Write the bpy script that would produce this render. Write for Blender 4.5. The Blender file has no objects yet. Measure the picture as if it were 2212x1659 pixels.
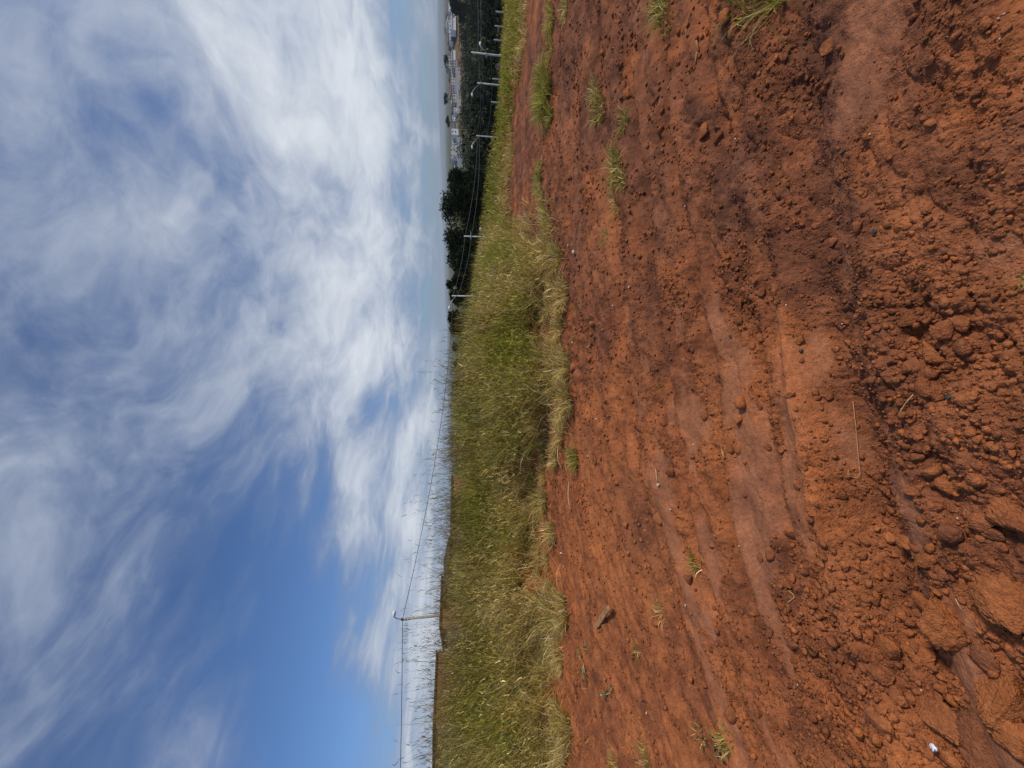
import bpy, math, random
import numpy as np
from mathutils import Vector, Matrix

random.seed(7)
rng = np.random.default_rng(11)
S = bpy.context.scene
C = S.collection

# ------------------------------------------------------------------ camera
FPX = 384.0                       # focal length in pixels of the 1024 wide picture
PITCH = math.radians(9.4)
ROLL = math.radians(1.0)
EYE = np.array([0.0, 0.0, 1.6])
F_ = np.array([0, math.cos(PITCH), -math.sin(PITCH)])
U0 = np.array([0, math.sin(PITCH), math.cos(PITCH)])
R0 = np.array([1.0, 0, 0])
R_ = math.cos(ROLL) * R0 - math.sin(ROLL) * U0
U_ = math.sin(ROLL) * R0 + math.cos(ROLL) * U0
cd = bpy.data.cameras.new('camera')
cd.sensor_fit = 'HORIZONTAL'; cd.sensor_width = 36.0; cd.lens = 36.0 * FPX / 1024.0
cd.clip_start = 0.05; cd.clip_end = 60000
cam = bpy.data.objects.new('camera', cd); C.objects.link(cam)
X_, Y_, Z_ = -U_, R_, -F_          # the phone was held sideways: world up is image left
cam.matrix_world = Matrix(((X_[0], Y_[0], Z_[0], EYE[0]), (X_[1], Y_[1], Z_[1], EYE[1]), (X_[2], Y_[2], Z_[2], EYE[2]), (0, 0, 0, 1)))
S.camera = cam

# ------------------------------------------------------------------ sky, sun, exposure
SUN_EL, SUN_AZ = math.radians(42), math.radians(112)     # azimuth clockwise from +Y (view direction)
SKY_STRENGTH = 0.10
HAZE = 0.00008
SKYTINT = (0.54, 0.76, 1.07, 1)
W = bpy.data.worlds.new('World'); S.world = W; W.use_nodes = True
nt = W.node_tree; nt.nodes.clear()
class NT:
    def __init__(s, t): s.t = t
    def n(s, typ, **kw):
        nd = s.t.nodes.new(typ)
        ins = kw.pop('ins', {})
        for k, v in kw.items(): setattr(nd, k, v)
        for k, v in ins.items():
            if isinstance(v, bpy.types.NodeSocket): s.t.links.new(v, nd.inputs[k])
            else: nd.inputs[k].default_value = v
        return nd
    def m(s, op, a, b=None, c=None, clamp=False):
        nd = s.t.nodes.new('ShaderNodeMath'); nd.operation = op; nd.use_clamp = clamp
        for i, v in enumerate((a, b, c)):
            if v is None: continue
            if isinstance(v, bpy.types.NodeSocket): s.t.links.new(v, nd.inputs[i])
            else: nd.inputs[i].default_value = v
        return nd.outputs[0]
    def vm(s, op, a, b=None, out=0):
        nd = s.t.nodes.new('ShaderNodeVectorMath'); nd.operation = op
        for i, v in enumerate((a, b)):
            if v is None: continue
            if isinstance(v, bpy.types.NodeSocket): s.t.links.new(v, nd.inputs[i])
            else: nd.inputs[i].default_value = v
        return nd.outputs[out]
    def mix(s, f, a, b, mode='MIX'):
        nd = s.t.nodes.new('ShaderNodeMix'); nd.data_type = 'RGBA'; nd.blend_type = mode
        for k, v in ((0, f), (6, a), (7, b)):
            if isinstance(v, bpy.types.NodeSocket): s.t.links.new(v, nd.inputs[k])
            else: nd.inputs[k].default_value = v
        return nd.outputs[2]
    def ss(s, v, lo, hi):
        nd = s.t.nodes.new('ShaderNodeMapRange'); nd.interpolation_type = 'SMOOTHSTEP'
        s.t.links.new(v, nd.inputs[0]); nd.inputs[1].default_value = lo; nd.inputs[2].default_value = hi
        return nd.outputs[0]
    def noise(s, vec, scale, detail=4, rough=0.55, dist=0.0):
        nd = s.t.nodes.new('ShaderNodeTexNoise')
        s.t.links.new(vec, nd.inputs['Vector'])
        nd.inputs['Scale'].default_value = scale; nd.inputs['Detail'].default_value = detail
        nd.inputs['Roughness'].default_value = rough; nd.inputs['Distortion'].default_value = dist
        return nd.outputs[0]

def ray(X, Y):                    # direction of a picture point (1024 x 768)
    return F_ * FPX + R_ * (384.0 - Y) + U_ * (512.0 - X)
def ndir(X, Y):
    d = ray(X, Y); return d / np.linalg.norm(d)

k = NT(nt)
sky = k.n('ShaderNodeTexSky', sky_type='NISHITA', sun_disc=False, sun_elevation=SUN_EL, sun_rotation=SUN_AZ,
          altitude=600, air_density=1.0, dust_density=1.2, ozone_density=1.6)
tc = k.n('ShaderNodeTexCoord')
D = k.vm('NORMALIZE', tc.outputs['Generated'])
sp = k.n('ShaderNodeSeparateXYZ', ins={0: D})
dz = k.m('MAXIMUM', sp.outputs[2], 0.0)
den = k.m('ADD', dz, 0.16)
px = k.m('DIVIDE', sp.outputs[0], den); py = k.m('DIVIDE', sp.outputs[1], den)
P = k.n('ShaderNodeCombineXYZ', ins={0: px, 1: py, 2: 0.0}).outputs[0]
# rotate so that the streaks run away towards the far right, then stretch
def streak(angle, sx, sy, off=(0, 0, 0)):
    mp = k.n('ShaderNodeMapping', vector_type='POINT', ins={0: P})
    mp.inputs['Rotation'].default_value = (0, 0, angle); mp.inputs['Location'].default_value = off
    mp2 = k.n('ShaderNodeMapping', vector_type='POINT', ins={0: mp.outputs[0]})
    mp2.inputs['Scale'].default_value = (sx, sy, 1)
    return mp2.outputs[0]
wv = k.n('ShaderNodeTexNoise', ins={'Vector': P, 'Scale': 1.3, 'Detail': 3.0})
wrp = k.vm('SCALE', k.vm('SUBTRACT', wv.outputs['Color'], (0.5, 0.5, 0.5))); wrp.node.inputs[3].default_value = 0.55
A1 = k.vm('ADD', streak(math.radians(38), 1.0, 0.55), wrp)
A2 = k.vm('ADD', streak(math.radians(30), 1.0, 0.42, (3.1, 1.7, 0)), wrp)
n1 = k.noise(A1, 1.5, 8, 0.56, 0.25)
n2 = k.noise(A2, 4.0, 8, 0.58, 0.35)
n3 = k.noise(P, 0.8, 3, 0.5, 0.3)
n4 = k.noise(A1, 14.0, 6, 0.65, 0.3)
# broad banks and gaps: (X, Y on the 2212 px photo), angular size, weight
lay = [((640, 60), .24, .26), ((700, 250), .16, .22), ((720, 610), .11, .32), ((745, 760), .08, .26), ((250, 380), .35, .15), ((930, 1380), .05, .35), ((880, 1150), .06, .22), ((930, 900), .04, .3), ((880, 560), .08, .14), ((800, 60), .12, .18),
       ((850, 600), .08, .12), ((890, 960), .07, .26), ((890, 1120), .05, .26), ((745, 1050), .10, .24), ((875, 760), .06, .18), ((900, 1260), .05, .28), ((925, 1560), .08, .62), ((860, 240), .07, .10),
       ((775, 1400), .05, .36), ((740, 1180), .06, .16), ((500, 1600), .05, .26), ((860, 1480), .04, .12), ((250, 1130), .18, .13), ((120, 950), .25, .03), ((60, 1600), .25, .08), ((850, 300), .08, .14), ((600, 850), .14, .06), ((930, 60), .03, .3), ((945, 300), .02, .5),
       ((530, 1120), .12, -.22), ((450, 1330), .17, -.20), ((640, 1440), .11, -.22), ((680, 1640), .12, -.24), ((795, 880), .05, -.20), ((640, 800), .10, -.08),
       ((840, 1170), .05, -.16), ((850, 1560), .06, -.24), ((905, 60), .08, -.42), ((905, 250), .07, -.34), ((905, 440), .08, -.36), ((905, 640), .06, -.26), ((280, 1560), .24, -.06), ((690, 470), .05, -.18), ((330, 820), .16, -.14), ((330, 210), .10, -.16), ((60, 860), .14, -.12), ((480, 430), .08, -.12)]
acc = None
for (c, sg, w) in lay:
    d = ndir(c[0] / 2.16, c[1] / 2.16)
    dot = k.vm('DOT_PRODUCT', D, tuple(d), out=1)
    e = k.m('EXPONENT', k.m('MULTIPLY', k.m('SUBTRACT', dot, 1.0), 1.0 / (sg * sg)))
    t = k.m('MULTIPLY', e, w)
    acc = t if acc is None else k.m('ADD', acc, t)
cov = k.m('ADD', k.m('MULTIPLY', k.m('SUBTRACT', n1, 0.5), 1.08), k.m('MULTIPLY', k.m('SUBTRACT', n2, 0.5), 0.62))
cov = k.m('ADD', cov, k.m('MULTIPLY', k.m('SUBTRACT', n3, 0.5), 0.5))
cov = k.m('ADD', cov, k.m('MULTIPLY', k.m('SUBTRACT', n4, 0.5), 0.22))
cov = k.m('ADD', k.m('ADD', cov, acc), 0.29)
skycol = k.mix(1.0, sky.outputs[0], SKYTINT, 'MULTIPLY')
c1 = k.mix(k.m('MULTIPLY', k.ss(cov, -0.02, 0.55), 0.80), skycol, (2.05, 2.7, 4.2, 1))
col = k.mix(k.m('MULTIPLY', k.ss(cov, 0.20, 1.02), 0.95), c1, (7.9, 8.3, 8.8, 1))
bg = k.n('ShaderNodeBackground', ins={0: col, 1: SKY_STRENGTH})
wo = k.n('ShaderNodeOutputWorld', ins={0: bg.outputs[0]})

sl = bpy.data.lights.new('sun', 'SUN'); sl.energy = 3.1; sl.angle = math.radians(9); sl.color = (1.0, 0.92, 0.80)
so = bpy.data.objects.new('sun', sl); C.objects.link(so)
sd = Vector((math.sin(SUN_AZ) * math.cos(SUN_EL), math.cos(SUN_AZ) * math.cos(SUN_EL), math.sin(SUN_EL)))
so.rotation_euler = sd.to_track_quat('Z', 'Y').to_euler(); so.location = (0, 0, 40)
S.view_settings.view_transform = 'Standard'; S.view_settings.look = 'None'
S.view_settings.exposure = 0.0; S.view_settings.gamma = 1.0; S.view_settings.use_curve_mapping = False

# ------------------------------------------------------------------ helpers
def link(name, me, mat=None, parent=None, loc=None):
    o = bpy.data.objects.new(name, me); C.objects.link(o)
    if mat is not None and me is not None and not me.materials: me.materials.append(mat)
    if parent is not None: o.parent = parent
    if loc is not None: o.location = loc
    return o
def thing(name, label, cat, loc=(0, 0, 0), rz=0.0, group=None):
    o = link(name, None, loc=loc); o.rotation_euler = (0, 0, rz); o.empty_display_size = 0.2
    return tag(o, label, cat, group)
def tag(o, label, cat, group=None, kind=None):
    if label: o['label'] = label
    if cat: o['category'] = cat
    if group: o['group'] = group
    if kind: o['kind'] = kind
    return o

def mesh_np(name, V, Fc, smooth=False, cols=None):
    """V (n,3), Fc (m,k) with one k for all faces; cols (n,4) point colour"""
    V = np.ascontiguousarray(V, dtype=np.float32); Fc = np.ascontiguousarray(Fc, dtype=np.int32)
    me = bpy.data.meshes.new(name)
    me.vertices.add(len(V)); me.vertices.foreach_set('co', V.ravel())
    kk = Fc.shape[1]
    me.loops.add(Fc.size); me.loops.foreach_set('vertex_index', Fc.ravel())
    me.polygons.add(len(Fc)); me.polygons.foreach_set('loop_start', np.arange(0, Fc.size, kk, dtype=np.int32))
    me.polygons.foreach_set('loop_total', np.full(len(Fc), kk, dtype=np.int32))
    if smooth: me.polygons.foreach_set('use_smooth', np.ones(len(Fc), dtype=bool))
    if cols is not None:
        a = me.attributes.new('tint', 'FLOAT_COLOR', 'POINT')
        a.data.foreach_set('color', np.ascontiguousarray(cols, dtype=np.float32).ravel())
    me.update(calc_edges=True); me.validate()
    return me

def hash2(i, j, s):
    n = i.astype(np.int64).astype(np.uint32) * np.uint32(374761393) + j.astype(np.int64).astype(np.uint32) * np.uint32(668265263) + np.uint32((s * 974634777) & 0xffffffff)
    n = (n ^ (n >> np.uint32(13))) * np.uint32(1274126177)
    n = n ^ (n >> np.uint32(16))
    return n * (1.0 / 4294967295.0)
def perlin(x, y, s=0):
    i = np.floor(x); j = np.floor(y); fx = x - i; fy = y - j
    i = i.astype(np.int64); j = j.astype(np.int64)
    u = fx ** 3 * (fx * (fx * 6 - 15) + 10); v = fy ** 3 * (fy * (fy * 6 - 15) + 10)
    def g(a, b, dx, dy):
        t = hash2(a, b, s) * 2 * np.pi
        return np.cos(t) * dx + np.sin(t) * dy
    a = g(i, j, fx, fy) * (1 - u) + g(i + 1, j, fx - 1, fy) * u
    b = g(i, j + 1, fx, fy - 1) * (1 - u) + g(i + 1, j + 1, fx - 1, fy - 1) * u
    return (a * (1 - v) + b * v) * 1.4
def fbm(x, y, oct=4, s=0, gain=0.5):
    t = 0; a = 1.0
    for o in range(oct):
        t = t + a * perlin(x * 2 ** o, y * 2 ** o, s + o * 17); a *= gain
    return t
def bumps(x, y, cell, s):
    """rounded crumbs: height 0..1 of the tallest crumb over each point"""
    X = x / cell; Y = y / cell
    X, Y = X + .34 * perlin(X * 1.7, Y * 1.7, s + 40), Y + .34 * perlin(X * 1.7 + 9, Y * 1.7, s + 41); i = np.floor(X); j = np.floor(Y); h = np.zeros_like(X)
    for a in (-1, 0, 1):
        for b in (-1, 0, 1):
            ci = i + a; cj = j + b
            jx = ci + 0.5 + 0.8 * (hash2(ci, cj, s) - 0.5); jy = cj + 0.5 + 0.8 * (hash2(ci, cj, s + 1) - 0.5)
            r = 0.20 + 0.50 * hash2(ci, cj, s + 2) ** 1.6
            q = 1 - ((X - jx) ** 2 + (Y - jy) ** 2 * (0.7 + 0.8 * hash2(ci, cj, s + 3))) / (r * r)
            h = np.maximum(h, np.sqrt(np.clip(q, 0, 1)) * r * 1.5)
    return np.minimum(h, .62) + .35 * np.maximum(h - .62, 0) + .10 * h * perlin(X * 3.1, Y * 3.1, s + 43)
def sstep(v, lo, hi):
    t = np.clip((v - lo) / (hi - lo), 0, 1); return t * t * (3 - 2 * t)

# ------------------------------------------------------------------ the lie of the land
_ft = [(1659, 1212), (1600, 1212), (1545, 1200), (1450, 1182), (1400, 1186), (1310, 1200), (1250, 1176), (1200, 1172), (1150, 1170), (1060, 1162), (1000, 1178), (900, 1198), (850, 1216), (800, 1203),
       (740, 1196), (700, 1185), (650, 1192), (600, 1196), (540, 1183), (500, 1122), (400, 1103), (300, 1110), (200, 1118), (130, 1130), (0, 1138)]
_fx, _fy = [], []
for _Y, _X in _ft:                            # edge of the grass bank, walked along in metres
    _d = ray(_X / 2.16, _Y / 2.16); _z = 0.0
    for _ in range(6):
        _p = EYE + _d * ((EYE[2] - _z) / -_d[2]); _z = -0.030 * max(_p[0] - 3, 0) ** 1.3
    _fx.append(_p[0]); _fy.append(_p[1])
_fx = np.array([-14.0] + _fx + [_fx[-1] + 12]); _fy = np.array([_fy[0] - .6] + _fy + [_fy[-1] + 3.0])
def foot(x):                                  # where the grass bank starts
    return np.interp(np.asarray(x, dtype=float), _fx, _fy)
def bank(x):                                  # height of the bank under the grass
    return 0.38 - 0.30 * sstep(np.asarray(x, float), -0.5, 5.0)
def track_v(x, y):                            # distance across the wheel tracks
    xx = np.clip(x, -3.2, 6)
    c = 0.17 * xx - 0.11 * np.minimum(xx, 0) ** 2
    return y - c + 0.10 * perlin(x * 0.55, y * 0.55, 5)
def loose_mask(x, y):
    v = track_v(x, y)
    n = fbm(x * 1.0 + 3, v * 2.3, 4, 40) + 0.30 * perlin(x * 4, v * 8, 44) + 0.15 * perlin(x * 11, v * 16, 47)
    pan = 0
    for (vc, w, a) in ((1.62, .12, 1.0), (1.98, .15, .9), (2.42, .14, 1.1), (3.05, .14, .6), (1.15, .16, .8)):
        pan = pan + a * np.exp(-((v - vc - 0.10 * perlin(x * 1.5, y * 0 + vc * 3, 9)) / (w * (0.75 + 0.9 * np.abs(perlin(x * 1.9, y * 0 + vc * 7, 19))))) ** 2)
    left = sstep(-x, -1.9, 0.5)
    k1 = sstep((pan * (0.25 + 0.62 * left) + n * 1.05 * (.6 + .4 * left)) * (1 - .75 * sstep(v, 2.9, 3.6)), 0.44, 0.80)
    k1 = np.maximum(k1, 0.35 * sstep(x, -0.2, 1.6) * sstep(n, -.5, .3))
    return 1 - k1, v
def big_mask(x, y, v):
    """where coarse lumps lie: near left, a drift through the middle, a few far patches"""
    m = np.exp(-((x + 1.30) ** 2 / .60 + (y - 1.20) ** 2 / .30)) * 1.1 + np.exp(-((x - .05) ** 2 / .10 + (y - 1.05) ** 2 / .06)) * .7
    m = m + 0.45 * sstep(perlin(x * 1.1, v * 2.4, 21), .15, .6) + .35 * sstep(y - foot(x), -1.3, -.2) * sstep(-x, -2.5, -.5)
    return np.clip(m, 0, 1)
def H(x, y, fine=False):
    x = np.asarray(x, float); y = np.asarray(y, float)
    r = np.hypot(x, y)
    z = -0.030 * np.clip(x - 3, 0, 12) ** 1.3
    d = y - foot(x)
    on = sstep(d, -0.15, 1.5) * np.where(y > 0, 1, 0)
    z = z + bank(x) * on + 0.30 * sstep(d, 1.2, 3.0) * sstep(-x, -1.0, 1.0)
    plane = -0.15 * (y - 10) - 0.08 * x
    plane = np.where(y < 10, -0.08 * np.clip(x, -10, 60) * 0.5, plane)
    plane = np.clip(plane, -30, 2) + 1.2 * fbm(x / 40, y / 40, 2, 3)
    # opposite side of the valley
    up = -30 + 10 * sstep(y, 330, 415) + 11 * sstep(y, 415, 500) - 30 * sstep(y, 520, 1100)
    plane = np.where(y > 150, np.maximum(plane, up), plane)
    far = sstep(r, 9000, 18000)
    ridge = 60 + 100 * fbm(x / 5200 + 4, y / 5200, 3, 8) + 150 * sstep(x, 2000, 14000)
    plane = plane + far * np.clip(ridge, 16, 245)
    t = sstep(np.where(y > 0, d, r - 8), 3.0, 9.0)
    z = z * (1 - t) + plane * t
    if not fine: 
        z = z + 0.05 * fbm(x * 0.6, y * 0.6, 3, 1) * (1 - t)
        return z
    z = z + 0.05 * fbm(x * 0.6, y * 0.6, 3, 1) * (1 - t)
    L, v = loose_mask(x, y)
    near = 1 - sstep(d, -0.2, 0.8)
    nx = 0.05 * perlin(x * 1.4, v * 3, 77)
    for (vc, w, a) in ((1.78, .055, -.030), (2.20, .06, -.035), (2.62, .07, -.030), (3.30, .09, -.035), (1.30, .10, -.05), (1.50, .06, .028), (2.07, .05, .020), (2.50, .05, .022), (2.95, .10, .03), (0.70, .18, .05), (3.75, .1, .03), (0.25, .12, -.04)):
        z = z + near * 1.45 * a * np.exp(-((v - vc - nx) / w) ** 2) * (0.55 + 0.9 * np.clip(perlin(x * .8, y * 0 + vc, 31) + .5, 0, 1.3))
    lump = fbm(x * 3.1, v * 5.2, 4, 60)
    z = z + near * .035 * sstep(d, -1.5, -.3) * bumps(x, y, .16, 15) * sstep(-x, -3, -1)
    z = z + near * (0.036 * lump * (0.35 + 0.65 * L))
    rd = np.abs(perlin(x * 5 + .3 * lump, v * 9, 90)); z = z - near * 0.012 * np.clip(0.18 - rd, 0, 1) / 0.18 * (0.3 + .7 * L)
    s1 = 1 - sstep(r, 9, 13)
    B = big_mask(x, y, v)
    z = z + s1 * (L * B * 0.030 * bumps(x, y, 0.085, 11) + L * (.22 + .40 * sstep(d, -2.6, -1.6) + .30 * sstep(perlin(x * 1.3, v * 2.2, 25), -.3, .5) + .70 * B) * 0.014 * bumps(x + .015, y, 0.040, 12) + (.15 + .85 * L) * 0.0072 * bumps(x, y, 0.019, 13) + .0035 * (.2 + .8 * L) * bumps(x, y, 0.010, 14))
    z = z + s1 * 0.0022 * fbm(x * 45, y * 45, 3, 70) * (0.4 + L) + 0.004 * fbm(x * 14, y * 14, 2, 72)
    z = z + near * s1 * (0.0016 * perlin(x * 4, v * 50, 141) + .0016 * perlin(x * 3, v * 24, 142)) * (1.05 - L)
    # crack lines in the hard pans
    ck = np.abs(perlin(x * 2.6 + 0.2 * lump, y * 2.6, 101)); z = z - s1 * (1 - L) * 0.010 * np.clip(0.012 - ck, 0, 1) / 0.012
    # rain grooves on the red face of the bank (right)
    face = sstep(d, -1.5, -0.8) * (1 - sstep(d, -0.1, 0.3)) * sstep(x, 2.0, 3.5)
    z = z + face * 0.03 * fbm((x - 0.6 * y) * 2.5, y * 9, 3, 130)
    return z
def zg_near(x, y):                # height of the built track sheet (read back from its grid)
    r = min(max(math.hypot(x, y), .63), 12.9); t = math.atan2(x, y)
    j = (t - AZ0) / (AZ1 - AZ0) * (NA - 1); i = math.log(r / RR0) / math.log(RR1 / RR0) * (NR - 1)
    j = min(max(j, 0), NA - 1.001); i = min(max(i, 0), NR - 1.001); i0, j0 = int(i), int(j); a, b = i - i0, j - j0
    return float((GZ[i0, j0] * (1 - b) + GZ[i0, j0 + 1] * b) * (1 - a) + (GZ[i0 + 1, j0] * (1 - b) + GZ[i0 + 1, j0 + 1] * b) * a)
def groundpt(X, Y):
    """point of the ground seen at the picture point (photo shown 2212 px wide)"""
    d = ray(X / 2.16, Y / 2.16); t = (EYE[2]) / -d[2] if d[2] < 0 else 0.05
    for _ in range(12):
        p = EYE + d * t; t = t * .3 + .7 * (EYE[2] - zg_near(p[0], p[1])) / -d[2]
    p = EYE + d * t; dep = float(np.dot(p - EYE, F_))
    return np.array([p[0], p[1], zg_near(p[0], p[1])]), dep

# ------------------------------------------------------------------ materials
def mat_new(name):
    m = bpy.data.materials.new(name); m.use_nodes = True; m.node_tree.nodes.clear()
    return m, NT(m.node_tree)
def simple(name, col, rough=0.8, noise=0.25, scale=6.0, spec=0.3, metal=0.0):
    m, q = mat_new(name)
    t = q.n('ShaderNodeTexCoord')
    n = q.noise(t.outputs['Object'], scale, 5, 0.6)
    c = q.mix(q.ss(n, 0.3, 0.7), tuple(v * (1 - noise) for v in col) + (1,), tuple(min(1, v * (1 + noise)) for v in col) + (1,))
    b = q.n('ShaderNodeBsdfPrincipled', ins={'Base Color': c, 'Roughness': rough, 'Metallic': metal, 'Specular IOR Level': spec})
    q.n('ShaderNodeOutputMaterial', ins={0: b.outputs[0]})
    return m
def soil_mat(name, ground=True):
    m, q = mat_new(name)
    geo = q.n('ShaderNodeNewGeometry'); pos = geo.outputs['Position']
    if ground:
        at = q.n('ShaderNodeAttribute', attribute_name='tint'); sep = q.n('ShaderNodeSeparateColor', ins={0: at.outputs['Color']})
        L, wet, org = sep.outputs[0], sep.outputs[1], sep.outputs[2]
    n0 = q.noise(pos, 0.9, 5, 0.6, 0.3); n1 = q.noise(pos, 7, 6, 0.62); n2 = q.noise(pos, 60, 4, 0.7); n3 = q.noise(pos, 300, 2, 0.6)
    red = q.mix(q.ss(n1, 0.32, 0.68), (0.195, 0.067, 0.030, 1), (0.41, 0.143, 0.056, 1))
    red = q.mix(q.m('MULTIPLY', q.ss(n0, 0.42, 0.62), 0.55), red, (0.50, 0.180, 0.062, 1))
    mar = q.mix(q.ss(n1, 0.35, 0.7), (0.098, 0.042, 0.027, 1), (0.225, 0.090, 0.050, 1))
    if ground:
        c = q.mix(wet, red, mar)
        pan = q.mix(q.ss(n1, 0.3, 0.7), (0.26, 0.108, 0.058, 1), (0.39, 0.164, 0.084, 1))
        c = q.mix(q.m('MULTIPLY', q.m('SUBTRACT', 1.0, L), 0.75), c, pan)
        c = q.mix(q.m('MULTIPLY', org, 0.50), c, (0.54, 0.175, 0.055, 1))
    else:
        oi = q.n('ShaderNodeObjectInfo')
        at = q.n('ShaderNodeAttribute', attribute_name='tint'); sep = q.n('ShaderNodeSeparateColor', ins={0: at.outputs['Color']})
        c = q.mix(q.m('MAXIMUM', sep.outputs[1], q.m('MULTIPLY', oi.outputs['Random'], 0.30)), red, mar)
        c = q.mix(q.m('MULTIPLY', sep.outputs[2], 0.6), c, (0.58, 0.19, 0.045, 1))
    c = q.mix(0.55, c, q.mix(q.ss(n2, 0.3, 0.7), (0.55, 0.50, 0.50, 1), (1.25, 1.2, 1.15, 1)), 'MULTIPLY')
    c = q.mix(0.35, c, q.mix(q.ss(n3, 0.3, 0.7), (0.6, 0.55, 0.55, 1), (1.3, 1.3, 1.3, 1)), 'MULTIPLY')
    v1 = q.n('ShaderNodeTexVoronoi', feature='F1', ins={'Vector': pos, 'Scale': 120.0}); v2 = q.n('ShaderNodeTexVoronoi', feature='F1', ins={'Vector': pos, 'Scale': 260.0})
    h = q.m('ADD', q.m('MULTIPLY', v1.outputs[0], -0.9), q.m('MULTIPLY', v2.outputs[0], -0.45))
    h = q.m('ADD', h, q.m('MULTIPLY', q.noise(pos, 90, 5, 0.7), 0.9))
    if ground: h = q.m('MULTIPLY', h, q.m('ADD', 0.55, q.m('MULTIPLY', L, 0.45)))
    bp = q.n('ShaderNodeBump', ins={'Height': h, 'Strength': 0.75, 'Distance': 0.006})
    b = q.n('ShaderNodeBsdfPrincipled', ins={'Base Color': c, 'Roughness': 0.95, 'Specular IOR Level': 0.12, 'Normal': bp.outputs[0]})
    q.n('ShaderNodeOutputMaterial', ins={0: b.outputs[0]})
    return m
M_SOIL = soil_mat('red soil', True); M_CLOD = soil_mat('red clod', False)
def leaf_mat(name, trans=0.25, rough=0.6, bright=1.0, spec=0.08):
    m, q = mat_new(name)
    at = q.n('ShaderNodeAttribute', attribute_name='tint')
    c = q.mix(1.0, at.outputs['Color'], (bright, bright, bright, 1), 'MULTIPLY')
    b = q.n('ShaderNodeBsdfPrincipled', ins={'Base Color': c, 'Roughness': rough, 'Specular IOR Level': spec})
    tr = q.n('ShaderNodeBsdfTranslucent', ins={0: c})
    mx = q.n('ShaderNodeMixShader', ins={0: trans, 1: b.outputs[0], 2: tr.outputs[0]})
    q.n('ShaderNodeOutputMaterial', ins={0: mx.outputs[0]})
    return m
M_GRASS = leaf_mat('grass blades', 0.38); M_LEAF = leaf_mat('tree leaves', 0.05, 0.9, 1.0, 0.02)
M_BARK = simple('bark', (0.075, 0.06, 0.045), 0.95, 0.35, 3)
M_CONC = simple('weathered concrete', (0.50, 0.49, 0.45), 0.85, 0.16, 5)
M_CONC2 = simple('warm old concrete', (0.30, 0.255, 0.21), 0.9, 0.2, 6)
M_METAL = simple('galvanised metal', (0.42, 0.43, 0.44), 0.45, 0.12, 9, 0.5, 0.6)
M_WHITE = simple('white plastic', (0.75, 0.76, 0.76), 0.5, 0.06, 5)
M_GLASS = simple('dark window', (0.035, 0.04, 0.05), 0.25, 0.2, 3, 0.5)
M_WIRE = simple('black cable', (0.045, 0.045, 0.05), 0.6, 0.1, 3)
M_BLACK = simple('black porcelain', (0.03, 0.028, 0.026), 0.5, 0.2, 8)

# ------------------------------------------------------------------ ground, one sheet near and one beyond
def land_cols(x, y):
    L, v = loose_mask(x, y)
    wet = np.clip(0.33 + 0.38 * np.clip(x / 2.5, -1, 1.2) + 0.60 * fbm(x * 1.0, v * 1.3, 5, 200), 0, 1)
    wet = np.maximum(wet, 0.9 * np.exp(-((v - 1.2) / .16) ** 2) * sstep(x, -2, 0)); wet = np.clip(wet + .22 * sstep(x, .1, 1.2) * sstep(-v, -2.6, -1.6), 0, 1)
    org = np.clip(np.exp(-((v - 1.52) / .10) ** 2) * (1 - sstep(x, 0.2, 1.0)) * sstep(fbm(x * 1.2, v * 3, 3, 210), -.3, .3) + 0.9 * sstep(fbm(x * 1.6 + 9, v * 2.0, 5, 220), .25, .9), 0, 1)
    return np.stack([L, wet, org, np.ones_like(L)], -1)
NA, NR = 660, 640
AZ0, AZ1, RR0, RR1 = math.radians(-61), math.radians(61), 0.62, 13.0
az = np.linspace(AZ0, AZ1, NA); rr = np.geomspace(RR0, RR1, NR)
AZ, RR = np.meshgrid(az, rr); gx = RR * np.sin(AZ); gy = RR * np.cos(AZ)
gz = H(gx, gy, True); GZ = gz
idx = np.arange(NA * NR).reshape(NR, NA)
fc = np.stack([idx[:-1, :-1], idx[:-1, 1:], idx[1:, 1:], idx[1:, :-1]], -1).reshape(-1, 4)[:, ::-1]
V = np.stack([gx, gy, gz], -1).reshape(-1, 3)
g = link('dirt_track', mesh_np('dirt_track', V, fc, True, land_cols(gx, gy).reshape(-1, 4)), M_SOIL); g['kind'] = 'structure'

def hill_mat():
    m, q = mat_new('hillside earth and scrub')
    pos = q.n('ShaderNodeNewGeometry').outputs['Position']
    at = q.n('ShaderNodeAttribute', attribute_name='tint')
    n1 = q.noise(pos, 0.03, 6, 0.65); n2 = q.noise(pos, 0.6, 5, 0.6)
    gr = q.mix(q.ss(n2, .3, .7), (0.035, 0.05, 0.018, 1), (0.09, 0.10, 0.035, 1))
    br = q.mix(q.ss(n2, .3, .7), (0.13, 0.085, 0.05, 1), (0.20, 0.14, 0.085, 1))
    sep = q.n('ShaderNodeSeparateColor', ins={0: at.outputs['Color']})
    c = q.mix(q.m('MULTIPLY', q.ss(n1, .45, .6), 0.5), gr, br)
    c = q.mix(sep.outputs[0], c, br)
    red = q.mix(q.ss(n2, .3, .7), (0.17, 0.06, 0.03, 1), (0.28, 0.10, 0.045, 1))
    c = q.mix(sep.outputs[1], c, red)
    b = q.n('ShaderNodeBsdfPrincipled', ins={'Base Color': c, 'Roughness': 1.0, 'Specular IOR Level': 0.05})
    q.n('ShaderNodeOutputMaterial', ins={0: b.outputs[0]}); return m
NA2 = 400
az2 = np.linspace(-math.pi, math.pi, NA2 + 1)[:-1]; rr2 = np.concatenate([[0.05], np.geomspace(0.8, 20000, 250)])
AZ, RR = np.meshgrid(az2, rr2); hx = RR * np.sin(AZ); hy = RR * np.cos(AZ)
hz = H(hx, hy) - 0.30 * (1 - sstep(RR, 11, 13.5))
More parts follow.
